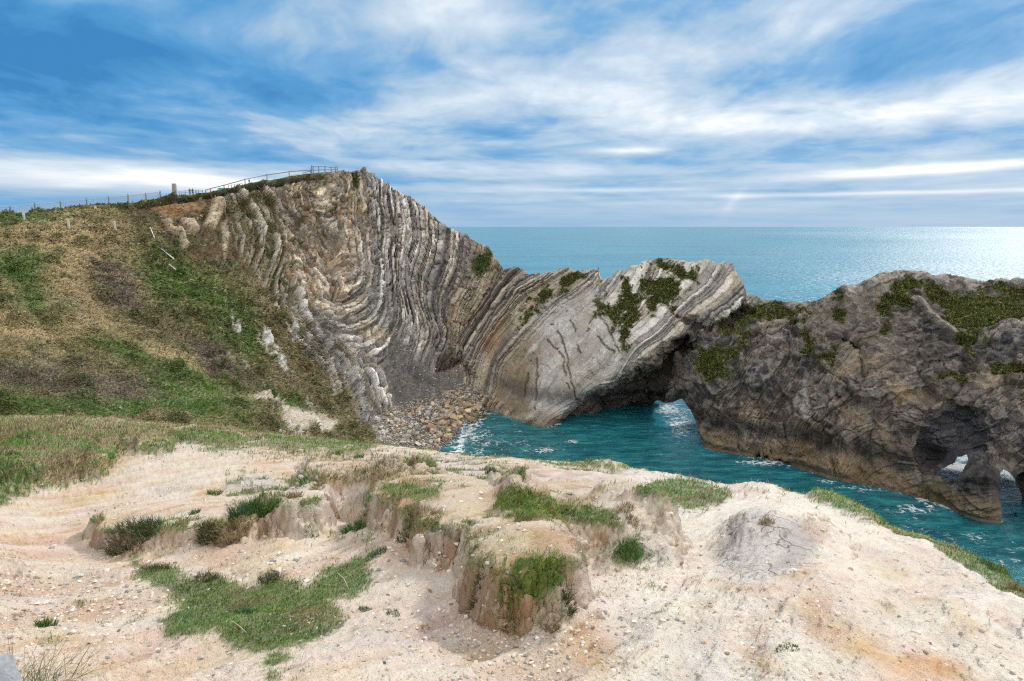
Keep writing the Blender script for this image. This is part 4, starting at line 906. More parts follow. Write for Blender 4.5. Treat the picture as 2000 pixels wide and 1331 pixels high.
# colour
WHT, PNK, BEI, ORG, RST, GRY, BRN_ = (.75, .69, .62), (.60, .455, .355), (.65, .53, .42), (.60, .385, .18), (.44, .23, .10), (.44, .405, .395), (.27, .175, .10)
cg = np.zeros(GX.shape + (3,)) + np.array(BEI)
rt = sstep(fx + 90 * gn1, 1080, 1300)
cg = mixc(cg, WHT, rt * .85)
def st(x, y, sx, sy, a=0., k=1.0):
    dx, dy = fx - x, fy - y; ca, sa = math.cos(a), math.sin(a)
    return np.clip(k * np.exp(-(((dx * ca + dy * sa) / sx) ** 2 + ((-dx * sa + dy * ca) / sy) ** 2) + .7 * gn2 + .5 * gn3), 0, 1)
cg = mixc(cg, PNK, np.clip(st(100, 1130, 260, 170) * .8, 0, 1))
cg = mixc(cg, (.56, .42, .30), sstep(gn1 + .6 * gn2, .05, .4) * .65 * (1 - rt)); cg = mixc(cg, (.55, .37, .22), sstep(-gn1 + .7 * gn2, .25, .55) * .45 * (1 - rt * .8)); cg = mixc(cg, (.56, .53, .51), sstep(gn1 - .6 * gn2, .08, .4) * .5 * rt)
cg = mixc(cg, (.40, .31, .24), sstep(gn2 + .6 * gn3, .22, .55) * .35 * (1 - rt * .5))
cg = mixc(cg, (.62, .54, .43), st(420, 930, 160, 60, .1) * .9)
cg = mixc(cg, (.47, .37, .32), st(800, 1230, 260, 60) * .8)
cg = mixc(cg, (.45, .365, .335), st(1040, 935, 190, 22, .15) * .8); cg = mixc(cg, (.42, .37, .38), st(780, 905, 60, 10) * .8)
for q in [(180, 965, 60, 20, -.2), (230, 900, 60, 14, -.5), (400, 960, 40, 14), (520, 905, 40, 8), (330, 1000, 120, 10, -.1), (130, 1250, 40, 22), (560, 925, 26, 9, .4), (880, 945, 30, 7), (1160, 1280, 40, 34, .8), (1130, 1230, 20, 20)]:
    cg = mixc(cg, (.52, .33, .17), st(*q) * .75)
for q in [(1700, 1270, 150, 34, .62), (1620, 1240, 50, 24, .5), (1850, 1310, 90, 24, .4), (1560, 1120, 50, 10, -.25), (1450, 1150, 50, 8, .1), (1480, 1290, 50, 16, .5), (1750, 1120, 60, 14, .4)]:
    cg = mixc(cg, ORG, st(*q) * .85)
for q in [(1700, 1275, 220, 60, .6), (1500, 1290, 110, 40, .5), (1620, 1150, 130, 22, .1), (1330, 1290, 90, 40, .2), (120, 1270, 140, 40, .1), (60, 1050, 120, 30, -.2), (1850, 1180, 120, 30, .5), (560, 1010, 80, 14, 0.)]:
    cg = mixc(cg, (.58, .40, .25), np.clip(st(*q) * (.10 + .6 * sstep(gn3 + gn2, -.1, .4)), 0, .7))
cg = mixc(cg, (.64, .44, .20), st(1740, 1290, 110, 16, .6) * .6)
cg = mixc(cg, (.56, .46, .40), st(1780, 1110, 150, 50, .2) * .5); cg = mixc(cg, (.55, .44, .34), st(1650, 1180, 160, 50, .3) * .5)
mgrey = inpoly(fx, fy, [(1405, 1060), (1420, 1020), (1480, 1000), (1560, 1010), (1600, 1050), (1590, 1100), (1500, 1130), (1400, 1110)], 16, wpx) + inpoly(fx, fy, [(1225, 1060), (1260, 1015), (1300, 1040), (1315, 1095), (1270, 1100)], 8, wpx * .6) * .9 + inpoly(fx, fy, [(430, 955), (470, 925), (530, 930), (555, 955), (480, 965)], 8, wpx * .5) * .8 + inpoly(fx, fy, [(640, 985), (655, 955), (715, 950), (735, 975), (700, 990)], 8, wpx * .5) * .8 + st(330, 955, 40, 8) * .5
cg = mixc(cg, GRY, np.clip(mgrey, 0, 1) * .85)
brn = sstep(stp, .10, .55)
lil = (1 - sstep(fy, 930, 985)) * sstep(fx, 480, 620) * (1 - .6 * rt)
str2 = fbm(B0 * np.array([.4, 1.8, 1]), .8, 4, 223)
cg = mixc(cg, (.44, .355, .36), lil * sstep(str2, -.05, .2) * .8); cg = mixc(cg, (.34, .24, .17), lil * sstep(-str2, .18, .4) * .7)
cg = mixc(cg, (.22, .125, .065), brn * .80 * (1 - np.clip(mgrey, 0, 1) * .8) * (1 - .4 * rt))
cg = mixc(cg, (.42, .30, .19), np.clip(mA1 + mA2, 0, 1) * (1 - brn) * .8)
cg = mixc(cg, (.45, .32, .20), np.clip(mC, 0, 1) * .75); cg = mixc(cg, (.44, .32, .22), mA3 * .35 * (1 - np.clip(mA1 + mA2, 0, 1)))
cg = mixc(cg, (.42, .30, .19), (mF + mB * .5) * .6 * (1 - brn))
cg = mixc(cg, (.47, .36, .27), sstep(-gul, -.15, .25) * .5); cg = mixc(cg, (.80, .74, .66), sstep(gul, .35, .65) * .35)
cg = cg * .86
cg = mixc(cg, (.20, .16, .12), sstep(gn3 + .5 * gn4, .42, .62) * .35)
cg = mixc(cg, (.72, .67, .61), sstep(gn4 - .4 * gn3, .38, .6) * .35)
# grass cover
GR = [  # polygon, strength, kind (0 short green, 1 dry, 2 long green)
 ([(262, 1100), (330, 1112), (370, 1130), (420, 1125), (440, 1140), (500, 1150), (530, 1120), (600, 1150), (640, 1115), (720, 1090), (720, 1130), (700, 1150), (640, 1175), (650, 1215), (610, 1250), (560, 1275), (500, 1262), (430, 1235), (330, 1240), (310, 1215), (370, 1180), (320, 1150), (270, 1125)], .95, 0), ([(500, 1262), (600, 1250), (590, 1340), (520, 1345)], .55, 0),
 ([(760, 955), (800, 945), (860, 952), (850, 968), (770, 975)], .9, 0), ([(975, 975), (1000, 965), (1060, 970), (1150, 985), (1190, 1005), (1205, 1025), (1130, 1018), (1050, 1010), (985, 990)], 1.1, 0),
 ([(1245, 958), (1310, 940), (1360, 940), (1415, 968), (1400, 985), (1340, 990), (1300, 978)], 1.1, 0), ([(1575, 955), (1610, 952), (1680, 985), (1735, 1020), (1700, 1012), (1640, 990), (1590, 970)], 1.1, 0),
 ([(1805, 1035), (1850, 1048), (1900, 1075), (2010, 1120), (2200, 1220), (2200, 1260), (2000, 1155), (1950, 1120), (1880, 1080)], 1.2, 0),
 ([(1340, 935), (1440, 935), (1545, 965), (1500, 975), (1420, 958)], .45, 1), ([(1020, 902), (1180, 905), (1330, 925), (1200, 918)], .5, 0),
 ([(1180, 1080), (1240, 1060), (1260, 1090), (1210, 1110)], .7, 0), ([(1160, 1110), (1290, 1110), (1290, 1170), (1180, 1160)], .25, 0), ([(1330, 1140), (1480, 1140), (1480, 1180), (1360, 1170)], .3, 1),
 ([(930, 1080), (960, 1095), (1010, 1105), (1090, 1090), (1095, 1140), (1110, 1160), (1090, 1185), (1000, 1180), (920, 1170)], .45, 0), ([(1020, 1090), (1085, 1085), (1095, 1130), (1060, 1160), (1010, 1150)], .75, 2),
 ([(740, 1000), (800, 980), (830, 1020), (850, 1050), (770, 1060)], .4, 0), ([(880, 1010), (960, 1020), (1020, 1060), (960, 1070), (900, 1040)], .4, 0), ([(735, 970), (745, 960), (820, 955), (790, 985), (745, 1000)], .5, 1),
 ([(250, 880), (-200, 1010), (-200, 900), (30, 880), (110, 905)], .3, 0), ([(-700, 960), (-700, 830), (60, 826), (110, 850), (100, 880), (30, 900), (0, 945)], 1.1, 1), ([(0, 940), (0, 900), (60, 890), (170, 868), (195, 880), (180, 920), (130, 948), (60, 948)], .9, 2),
 ([(80, 870), (90, 845), (300, 838), (440, 850), (470, 868), (330, 858), (200, 866)], 1.0, 1), ([(350, 860), (380, 845), (450, 850), (480, 870), (420, 880)], .9, 0), ([(165, 940), (190, 900), (225, 865), (238, 880), (200, 925)], .8, 2), ([(270, 880), (290, 865), (345, 855), (330, 880), (295, 888)], .8, 2),
 ([(420, 880), (500, 870), (640, 870), (700, 900), (600, 905), (480, 900)], .55, 1), ([(640, 868), (760, 872), (740, 890), (660, 890)], .5, 0), ([(590, 935), (620, 915), (700, 905), (800, 920), (860, 945), (850, 965), (700, 950)], .65, 1), ([(-20, 958), (60, 935), (80, 945), (0, 985)], .8, 0),
 ([(0, 890), (60, 890), (60, 905), (0, 915)], .8, 0), ([(480, 1000), (520, 1020), (500, 1040), (460, 1020)], .5, 2), ([(840, 862), (930, 868), (930, 885), (850, 885)], .5, 0), ([(560, 940), (620, 925), (640, 938), (570, 950)], .7, 0),
 ([(450, 1050), (660, 1050), (690, 1110), (560, 1100)], .22, 0), ([(300, 1080), (480, 1085), (450, 1110), (300, 1100)], .2, 0), ([(0, 1150), (200, 1120), (250, 1200), (60, 1220)], .06, 0), ([(1180, 1240), (1330, 1180), (1330, 1331), (1200, 1331)], .06, 0),
 ([(730, 870), (900, 880), (1000, 900), (1000, 920), (850, 910), (740, 900)], .35, 0), ([(640, 1040), (740, 1040), (735, 1070), (650, 1065)], .5, 2),
]
gm = np.zeros_like(GX); gdry = np.zeros_like(GX); glong = np.zeros_like(GX)
for poly, s_, k_ in GR:
    m_ = np.clip(s_ * 1.25 * inpoly(fx, fy, poly, 24, wpx * 2.6 * np.clip(GY / 9, .35, 1) ** -.6) + (gn3 * 1.1 + gn2 * .9) * (pdist(fx, fy, poly) < 30) + .5 * gn4 - .25 * (s_ < .7), 0, 1) * (inpoly(fx, fy, poly, 24, wpx * 2.2) > .05)
    up = m_ > gm
    gm = np.maximum(gm, m_); gdry = np.where(up, float(k_ == 1), gdry); glong = np.where(up, float(k_ == 2), glong)
gm = np.maximum(gm, fringe * (.35 + .65 * sstep(gn3 + gn2, -.3, .2))); glong = np.where(fringe > .3, gn2 > -.1, glong); gdry = np.where((fringe > .3) & (gn2 + .5 * gn3 > .12), 1.0, gdry)
MEADOW = [(-900, 1000), (-900, 780), (760, 780), (760, 868), (700, 888), (560, 878), (470, 866), (350, 858), (262, 868), (240, 880), (200, 930), (120, 950), (20, 955), (0, 985)]
mead = inpoly(fx, fy, MEADOW, 12, wpx * 1.3)
gm = np.maximum(gm, mead * (.75 + .7 * gn2)); gdry = np.where(mead > .4, (gn1 * 1.5 + gn2 + .10 * (fy < 860) > .08) * 1.0, gdry); glong = np.where((mead > .5) & (fx < 260), gn2 > -.1, glong)
fz_ = (fy < 975) & (fx > 440)
strk = fbm(B0 * np.array([.45, 1.5, 1]), .7, 4, 222)
gm = np.where(fz_, np.maximum(gm, sstep(strk + .3 * gn3, .10, .28) * .8 * (1 - .6 * rt)), gm)
spr = sstep(fbm(B0, .9, 4, 220) + .5 * gn3, .34, .5) * .35 * (1 - sstep(GY, 5, 9) * .2)
gm = np.maximum(gm, spr * (fy < 1331) * (1 - rt * .75))
gm = np.where(rd_ < .35 + .3 * gn2, np.maximum(gm, (.85 * sstep(gn2 + .3 * gn1, -.35, .1)) * (lft_ < .5)), gm)
gm = np.where((lft_ > .5) & (rd_ < .6), np.maximum(gm, .7), gm)
gcol = np.array((.11, .14, .045)) + (np.array((.27, .215, .12)) - np.array((.11, .14, .045))) * np.clip(gdry + .4 * (gn2 > .2), 0, 1)[..., None]
cg = cg + (gcol - cg) * (sstep(gm, .15, .7) * .80)[..., None]
M_GND = surf_mat('bare_clay_soil', .95, .6, 8, .10, 4, crack=.0, dist=.045, spec=.1)
# fine gravel grain and drying cracks on the grey clay
t_ = M_GND.node_tree; g = NG(t_); bs_ = t_.nodes['Principled BSDF']
tcg = g.n('ShaderNodeTexCoord').outputs['Object']
gr_ = g.n('ShaderNodeAttribute', attribute_name='grey').outputs['Fac']
gs_ = g.n('ShaderNodeAttribute', attribute_name='grass').outputs['Fac']
vo = g.n('ShaderNodeTexVoronoi'); vo.inputs['Scale'].default_value = 26; g.l(tcg, vo.inputs['Vector'])
vo2 = g.n('ShaderNodeTexVoronoi'); vo2.inputs['Scale'].default_value = 70; g.l(tcg, vo2.inputs['Vector'])
vs = g.n('ShaderNodeSeparateColor'); g.l(vo.outputs['Color'], vs.inputs[0])
mk = g.m('MULTIPLY', g.smooth(vs.outputs[0], .62, .66), g.smooth(vo.outputs['Distance'], .38, .30))
msk = g.m('MULTIPLY', mk, g.smooth(g.noise(tcg, .9, 4, .6), .42, .6))
vk = g.n('ShaderNodeTexVoronoi', feature='DISTANCE_TO_EDGE'); vk.inputs['Scale'].default_value = 4.2
wn = g.n('ShaderNodeVectorMath', operation='MULTIPLY_ADD'); g.l(g.noise(tcg, 5, 4, .6, color=True), wn.inputs[0]); wn.inputs[1].default_value = (.22,) * 3; g.l(tcg, wn.inputs[2]); g.l(wn.outputs[0], vk.inputs['Vector'])
ck = g.m('MULTIPLY', g.smooth(vk.outputs['Distance'], .035, .0), g.m('MULTIPLY', gr_, g.smooth(g.noise(tcg, 2.2, 3), .42, .55)))
old = bs_.inputs['Base Color'].links[0].from_socket
pc = g.mix(g.smooth(vs.outputs[1], .3, .7), (.62, .54, .46), (.30, .27, .25))
c1 = g.mix(g.m('MULTIPLY', msk, .4), old, pc)
c2 = g.mix(g.m('MULTIPLY', ck, .8), c1, (.12, .10, .09))
g.l(c2, bs_.inputs['Base Color'])
bpn = bs_.inputs['Normal'].links[0].from_node
oh = bpn.inputs['Height'].links[0].from_socket
nh = g.m('ADD', oh, g.m('MULTIPLY', msk, .25)); nh = g.m('ADD', nh, g.m('MULTIPLY', ck, -1.2)); nh = g.m('ADD', nh, g.m('MULTIPLY', g.smooth(vo2.outputs['Distance'], .5, .1), .25))
g.l(nh, bpn.inputs['Height'])
link('ground', new_mesh('ground', G1_, [grid_faces(*GX.shape, flip=GFL)], M_GND, cg, True, {'grey': np.clip(mgrey, 0, 1), 'grass': gm}), kind='structure', label='bare white and ochre clay clifftop worn into hummocks')
ng = grid_normals(G1_); ng = -ng if GFL else ng
GND = dict(P=G1_, N=ng, C=cg, px=fx, py=fy, veg=gm, dry=gdry, long=glong)
print('ground', G1_.shape)
# ------------------------------------------------------------------ grass, scrub and stones
def scatter(G, mask, n, seed, mindist_rows=0):
    """pick n points on a sheet in proportion to mask and to how large each face stands in view"""
    r = np.random.default_rng(seed); P = G['P'][:mask.shape[0]]
    sx, sy = proj(P)
    ax = (sx[:-1, 1:] - sx[:-1, :-1]); ay = (sy[:-1, 1:] - sy[:-1, :-1]); cx_ = (sx[1:, :-1] - sx[:-1, :-1]); cy_ = (sy[1:, :-1] - sy[:-1, :-1])
    area = np.abs(ax * cy_ - ay * cx_)
    inside = (sx[:-1, :-1] > -260) & (sx[:-1, :-1] < 2260) & (sy[:-1, :-1] < 1480)
    wgt = (area * np.clip(mask[:-1, :-1], 0, 1) ** 1.3 * inside).ravel(); wgt = np.maximum(wgt, 0)
    cdf = np.cumsum(wgt); k = np.searchsorted(cdf, r.random(n) * cdf[-1])
    i, j = np.unravel_index(k, area.shape); u, v = r.random(n)[:, None], r.random(n)[:, None]
    Pn = P[i, j] * (1 - u) * (1 - v) + P[i, j + 1] * u * (1 - v) + P[i + 1, j] * (1 - u) * v + P[i + 1, j + 1] * u * v
    return Pn, G['N'][i, j], i, j
def blades(name, P, N, h, w, col, lean, mat, seed=0, bend=.6, spread=.35, **props):
    """every blade is a curved two-piece strip: 5 corners, one quad and one tip"""
    r = np.random.default_rng(seed); n = len(P)
    h = np.broadcast_to(h, (n,)); w = np.broadcast_to(w, (n,))
    up = N * .45 + np.array([0, 0, .75]) + r.normal(size=(n, 3)) * spread + np.asarray(lean) * (.5 + r.random((n, 1)))
    up /= np.linalg.norm(up, axis=1, keepdims=True)
    az_ = r.random(n) * 2 * np.pi; side = np.stack([np.cos(az_), np.sin(az_), 0 * az_], -1)
    side -= up * (side * up).sum(1, keepdims=True); side /= np.linalg.norm(side, axis=1, keepdims=True)
    b2 = np.cross(up, side) * r.normal(size=(n, 1)) * .5 + np.asarray(lean) * 1.2 + np.array([0, 0, -.35])
    p0 = P - N * .02 * h[:, None]; mid = p0 + up * (h * .55)[:, None]; tip = p0 + up * h[:, None] + b2 * (bend * h * .45)[:, None]
    s = side * (w * .5)[:, None]
    V = np.stack([p0 - s, p0 + s, mid + s * .8, mid - s * .8, tip], 1).reshape(-1, 3)
    b = np.arange(n) * 5
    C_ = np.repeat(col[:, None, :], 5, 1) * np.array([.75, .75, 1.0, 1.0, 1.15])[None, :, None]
    me = new_mesh(name, V, [np.stack([b, b + 1, b + 2, b + 3], -1), np.stack([b + 3, b + 2, b + 4], -1)], mat, C_, True)
    return link(name, me, **props)
M_BL = leaf_mat('grass_blade')
def pick(r, n, cols, wts, var=.25):
    cols = np.array(cols); k = r.choice(len(cols), n, p=np.array(wts) / sum(wts))
    return cols[k] * (1 + var * r.normal(size=(n, 1)) * .8).clip(.5, 1.6)
r = np.random.default_rng(31)
# near turf
P, N, i, j = scatter(GND, GND['veg'] ** 1.2, 300000, 41)
d = P[:, 1]; dry = GND['dry'][i, j] > .5; lng = GND['long'][i, j] > .5
h = (.022 + .030 * r.random(len(P))) * np.clip(d / 6, .7, 3.4) ** .9 * np.where(lng, 1.35, .9) * np.where(dry, 1.25, 1)
w_ = .0045 * np.clip(d / 5, .7, 8)
cgn = pick(r, len(P), [(.10, .25, .04), (.17, .32, .065), (.07, .17, .035), (.28, .27, .12)], [4, 3.4, 3, 1.4])
cdr = pick(r, len(P), [(.46, .38, .25), (.36, .28, .17), (.20, .20, .08), (.13, .17, .05)], [4, 3, 2, 2])
pn_ = fbm(P, .8, 3, 230) > .18
col = np.where((dry | (pn_ & (r.random(len(P)) < .5)))[:, None], cdr, cgn)
gv = fbm(P, 2.2, 3, 340)[:, None]; col = col * (1 + .8 * gv).clip(.45, 1.6); col = np.where((fbm(P, 1.3, 3, 341)[:, None] > .22) & (r.random((len(P), 1)) < .6), np.array((.30, .24, .14)), col)
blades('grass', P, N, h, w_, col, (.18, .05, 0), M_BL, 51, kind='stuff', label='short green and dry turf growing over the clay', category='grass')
# hillside tussocks, combed downhill and to the right by the wind
HG = HEADG; hv = HG['veg']
P, N, i, j = scatter(HG, hv * (1 - .5 * HG['rock']), 150000, 42)
gt = fbm(P * np.array([1, 1, 1.6]), .55, 4, 61, ridged=True)
keep = r.random(len(P)) < .35 + .65 * sstep(gt, -.4, .5)
P, N, i, j = P[keep], N[keep], i[keep], j[keep]
d = P[:, 1]
base_c = HG['C'][i, j]
lum = 1 + .26 * r.normal(size=(len(P), 1))
ptn = fbm(P * np.array([1, 1, 2.2]), .42, 4, 330) + .6 * fbm(P * np.array([1, 1, 2.2]), 1.1, 3, 331)
col = base_c * lum.clip(.55, 1.8) * (1.2 + .5 * ptn[:, None])
sel = r.random(len(P)); col = np.where(((sel < .30) & (ptn > .12))[:, None], np.array((.46, .38, .24)) * lum.clip(.6, 1.3), col); col = np.where(((sel > .80) & (ptn < -.1))[:, None], np.array((.08, .10, .035)), col)
h = (.16 + .30 * r.random(len(P)) ** 1.5) * np.clip(d / 60, .55, 1.3)
ln = np.stack([.5 + 0 * d, -.1 + 0 * d, -.25 + 0 * d], -1)
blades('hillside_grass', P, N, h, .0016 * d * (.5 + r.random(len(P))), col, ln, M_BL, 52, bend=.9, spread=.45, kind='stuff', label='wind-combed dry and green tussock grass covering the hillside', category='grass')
# scrub on the ridge
P, N, i, j = scatter(RIDG, RIDG['veg'] ** 2.2, 60000, 43)
col = pick(r, len(P), [(.075, .105, .03), (.11, .15, .04), (.18, .20, .06), (.19, .15, .08), (.28, .27, .08)], [4, 4, 2.5, 2.5, .8])
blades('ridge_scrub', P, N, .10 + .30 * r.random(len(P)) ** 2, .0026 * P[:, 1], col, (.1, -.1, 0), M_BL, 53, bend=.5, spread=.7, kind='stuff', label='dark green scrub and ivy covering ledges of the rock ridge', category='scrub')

def near_pt(G, x, y, limit=None):
    sx, sy = proj(G['P']); d = (sx - x) ** 2 + (sy - y) ** 2
    k = np.argmin(d + (0 if limit is None else 0)); i, j = np.unravel_index(k, d.shape)
    return G['P'][i, j], G['N'][i, j]
_sx, _sy = proj(GND['P'])
def gpt(x, y):
    d = (_sx - x) ** 2 + (_sy - y) ** 2; d = np.where(d < 16, GND['P'][..., 1] * .01, d + 100)
    i, j = np.unravel_index(np.argmin(d), d.shape); return GND['P'][i, j], GND['N'][i, j]
KINDS_T = {'green': [(.07, .16, .03), (.12, .22, .05), (.045, .10, .025)], 'dark': [(.045, .075, .022), (.085, .10, .035), (.16, .13, .07)], 'dry': [(.38, .29, .17), (.26, .18, .10), (.12, .12, .045)], 'blue': [(.06, .14, .06), (.09, .19, .08), (.05, .09, .04)]}
def tuft(x, y, rad, ht, n, kind, label, cat='grass tuft', name='grass_tuft', wid=.0042, lean=(0, 0, 0), bend=.9):
    p, nn = gpt(x, y); rr = np.random.default_rng(int(x * 7 + y)); s = p[1] / F
    a = rr.random(n) * 6.283; q = np.sqrt(rr.random(n)) * rad * s
    P = np.stack([q * np.cos(a), q * np.sin(a) * .9, 0 * a], -1)
    tx = p[None] + P; idx = [0] * n
    # sit each stem on the ground surface
    d2 = None
    win = (np.abs(GND['P'][..., 0] - p[0]) < rad * s + .05) & (np.abs(GND['P'][..., 1] - p[1]) < rad * s + .05)
    W_ = GND['P'][win]
    if len(W_):
        for a0 in range(0, n, 64):
            dd = ((tx[a0:a0 + 64, None, :2] - W_[None, ::3, :2]) ** 2).sum(-1); P[a0:a0 + 64, 2] = W_[::3][dd.argmin(1)][:, 2] - p[2]
    out = P / max(rad * s, 1e-6); out[:, 2] = 0
    N_ = np.tile(nn, (n, 1)) + out * .9
    col = pick(rr, n, KINDS_T[kind], [4, 3, 3])
    o = blades(name, P, N_, ht * s * (.55 + .6 * rr.random(n)), max(wid, .7 * s * 1.3) * np.ones(n), col, lean, M_BL, int(x), bend=bend, spread=.4, label=label, category=cat, group='grass tufts on the bare clay')
    o.location = p; return o
TU = [
 (255, 1052, 48, 34, 700, 'dark', 'dark brown grass tuft hanging from the ledge at its left end'), (292, 1028, 26, 24, 300, 'blue', 'blue-green grass tuft topping the dark ledge tuft'),
 (410, 1046, 20, 28, 420, 'dark', 'dark grass tuft on the ledge between two browner clumps'), (455, 1042, 32, 30, 450, 'dry', 'yellowish grass tuft at the right end of the low ledge'),
 (480, 1000, 30, 36, 420, 'blue', 'blue-green spiky tuft left of the brown earth block'), (512, 1008, 24, 46, 380, 'green', 'tall green spiky tuft leaning on the brown earth block'),
 (420, 962, 15, 14, 160, 'green', 'small round green tuft alone on pale clay'), (380, 1000, 11, 12, 110, 'green', 'tiny green tuft on the clay left of the ledge'),
 (575, 968, 16, 18, 160, 'dry', 'dry tuft on top of the brown earth block'), (622, 950, 14, 14, 140, 'dry', 'dry grassy tuft on the earth block right corner'), (600, 936, 28, 12, 220, 'green', 'bright green flat tuft above the earth block'),
 (700, 1030, 30, 26, 420, 'green', 'long vivid green tuft beside the big hummock left wall'), (612, 1040, 14, 10, 100, 'blue', 'low green plant at the foot of the earth block'),
 (1045, 1122, 34, 20, 420, 'dark', 'dense dark green tuft crowning the front hummock'), (1070, 1172, 44, 28, 420, 'dry', 'straw-coloured tuft drooping over the front hummock lip'), (1000, 1178, 26, 26, 220, 'dark', 'dark spiky tuft on the lower front face of the hummock'),
 (930, 1150, 16, 24, 160, 'dark', 'dark leafy tuft at the left corner of the front hummock'), (1112, 1185, 12, 30, 180, 'dark', 'narrow dark tuft hanging down the hummock right corner'), (1080, 1222, 16, 22, 130, 'dry', 'straggly dry tuft low on the hummock front'),
 (90, 1218, 20, 22, 180, 'green', 'isolated green tuft on gravelly clay at the lower left'), (480, 1195, 22, 18, 180, 'blue', 'leafy blue-green plant in the middle of the green patch'), (310, 1108, 26, 16, 260, 'dark', 'mossy dark tuft at the top left of the green patch'),
 (405, 1130, 22, 18, 240, 'dark', 'dark tuft on the turf edge beside bare pink clay'), (530, 1130, 26, 18, 260, 'dark', 'grassy tuft at the right edge of the pink bare hollow'), (715, 1190, 14, 10, 110, 'green', 'small green tuft right of the white pebbles'), (770, 1198, 16, 8, 90, 'green', 'flat green sprig on pinkish clay below the hummock'),
 (1225, 1080, 26, 20, 280, 'green', 'green leafy tuft on the right flank of the middle mound'), (1240, 1020, 16, 18, 140, 'dry', 'brown dry tuft on the crest of the right mound'), (1222, 992, 18, 16, 140, 'dry', 'grey dry tuft behind the right mound crest'),
 (962, 916, 16, 14, 160, 'dark', 'dark tuft capping a small earth knob near the cliff edge'), (702, 892, 10, 12, 90, 'green', 'little green bush on lilac clay near the cliff edge'), (1540, 1260, 24, 8, 110, 'green', 'thin green sprigs beside the orange clay'),
 (660, 886, 12, 16, 110, 'green', 'upright green plant on the dry grassy hummock'), (1500, 1018, 16, 12, 160, 'dry', 'brown withered tuft on the crest of the white dome'), (1945, 1108, 26, 18, 260, 'green', 'yellowish green shrub at the right cliff edge'), (1990, 1150, 20, 22, 160, 'dry', 'dry brown tuft at the right frame edge on the rim'),
 (1325, 1022, 8, 8, 60, 'green', 'tiny tuft on white clay between the mounds'), (740, 1078, 18, 14, 160, 'blue', 'blue-green weed under the big hummock left side'), (790, 1044, 16, 12, 200, 'dark', 'flat dark weed on the left flank of the big hummock'), (640, 1012, 20, 12, 0, 'dark', ''),
]
for a_ in TU:
    if a_[4] > 80: tuft(*a_)
p_ = tuft(85, 1325, 75, 95, 110, 'dry', 'tall thin grass stems in the lower left corner beside the grey stone', wid=.003, bend=.3); 
tuft(60, 1345, 60, 60, 130, 'green', 'green grass blades growing at the foot of the grey corner stone', wid=.003, bend=.4)

# stones ---------------------------------------------------------
def rock_mesh(name, seed, mat, cuts=9, sub=2, rough=.06, flat=1.0):
    rr = random.Random(seed); bm = bmesh.new()
    for q in range(cuts + 5):
        v = Vector((rr.gauss(0, 1), rr.gauss(0, 1), rr.gauss(0, 1))).normalized()
        bm.verts.new((v.x * rr.uniform(.8, 1.1), v.y * rr.uniform(.65, .95), v.z * rr.uniform(.6, .9) * flat))
    res = bmesh.ops.convex_hull(bm, input=bm.verts)
    bmesh.ops.delete(bm, geom=[e for e in res['geom_interior'] if isinstance(e, bmesh.types.BMVert)], context='VERTS')
    bmesh.ops.bevel(bm, geom=list(bm.edges), offset=.04, segments=1, affect='EDGES')
    if sub: bmesh.ops.triangulate(bm, faces=bm.faces); bmesh.ops.subdivide_edges(bm, edges=bm.edges, cuts=sub, use_grid_fill=True)
    V = np.array([v.co[:] for v in bm.verts]); n_ = fbm(V, 1.8, 4, seed)
    for v, q in zip(bm.verts, n_): v.co *= 1 + rough * q * 2
    me = bpy.data.meshes.new(name); bm.to_mesh(me); bm.free(); me.materials.append(mat); return me
M_ST = solid_mat('boulder_stone', (.3, .25, .2), .85, .7, 1.6, .8, objcol=True, dist=.12)
M_PB = solid_mat('pebble_stone', (.3, .25, .2), .85, .35, 2.5, .4, objcol=True, dist=.03)
bolds = [rock_mesh('boulder', 100 + q, M_ST) for q in range(14)]
_hx, _hy = proj(HEADG['P'][:400]); HPs = HEADG['P'][:400]
def hpt(x, y):
    d = (_hx - x) ** 2 + (_hy - y) ** 2; i, j = np.unravel_index(np.argmin(d), d.shape); return HPs[i, j]
def put_boulder(x, y, wpx_, col, label, group, sq=1.0, k=None):
    p = hpt(x, y); s = p[1] / F * wpx_ * .5
    z = max(p[2], -.15)
    if p[2] < 0: Ys = float(seaY(x, y)); p = at(x, y, Ys)
    rr = random
    o = bpy.data.objects.new('boulder', bolds[(k if k is not None else rr.randrange(14)) % 14]); SC.collection.objects.link(o)
    o.location = (p[0], p[1], z + s * .25); o.scale = (s * rr.uniform(.85, 1.15), s * rr.uniform(.8, 1.2), s * sq * rr.uniform(.75, 1.05)); o.rotation_euler = (rr.uniform(-.5, .5), rr.uniform(-.5, .5), rr.uniform(0, 6.28))
    o.color = (*col, 1); o['label'] = label; o['category'] = 'boulder'
    if group: o['group'] = group
    return o
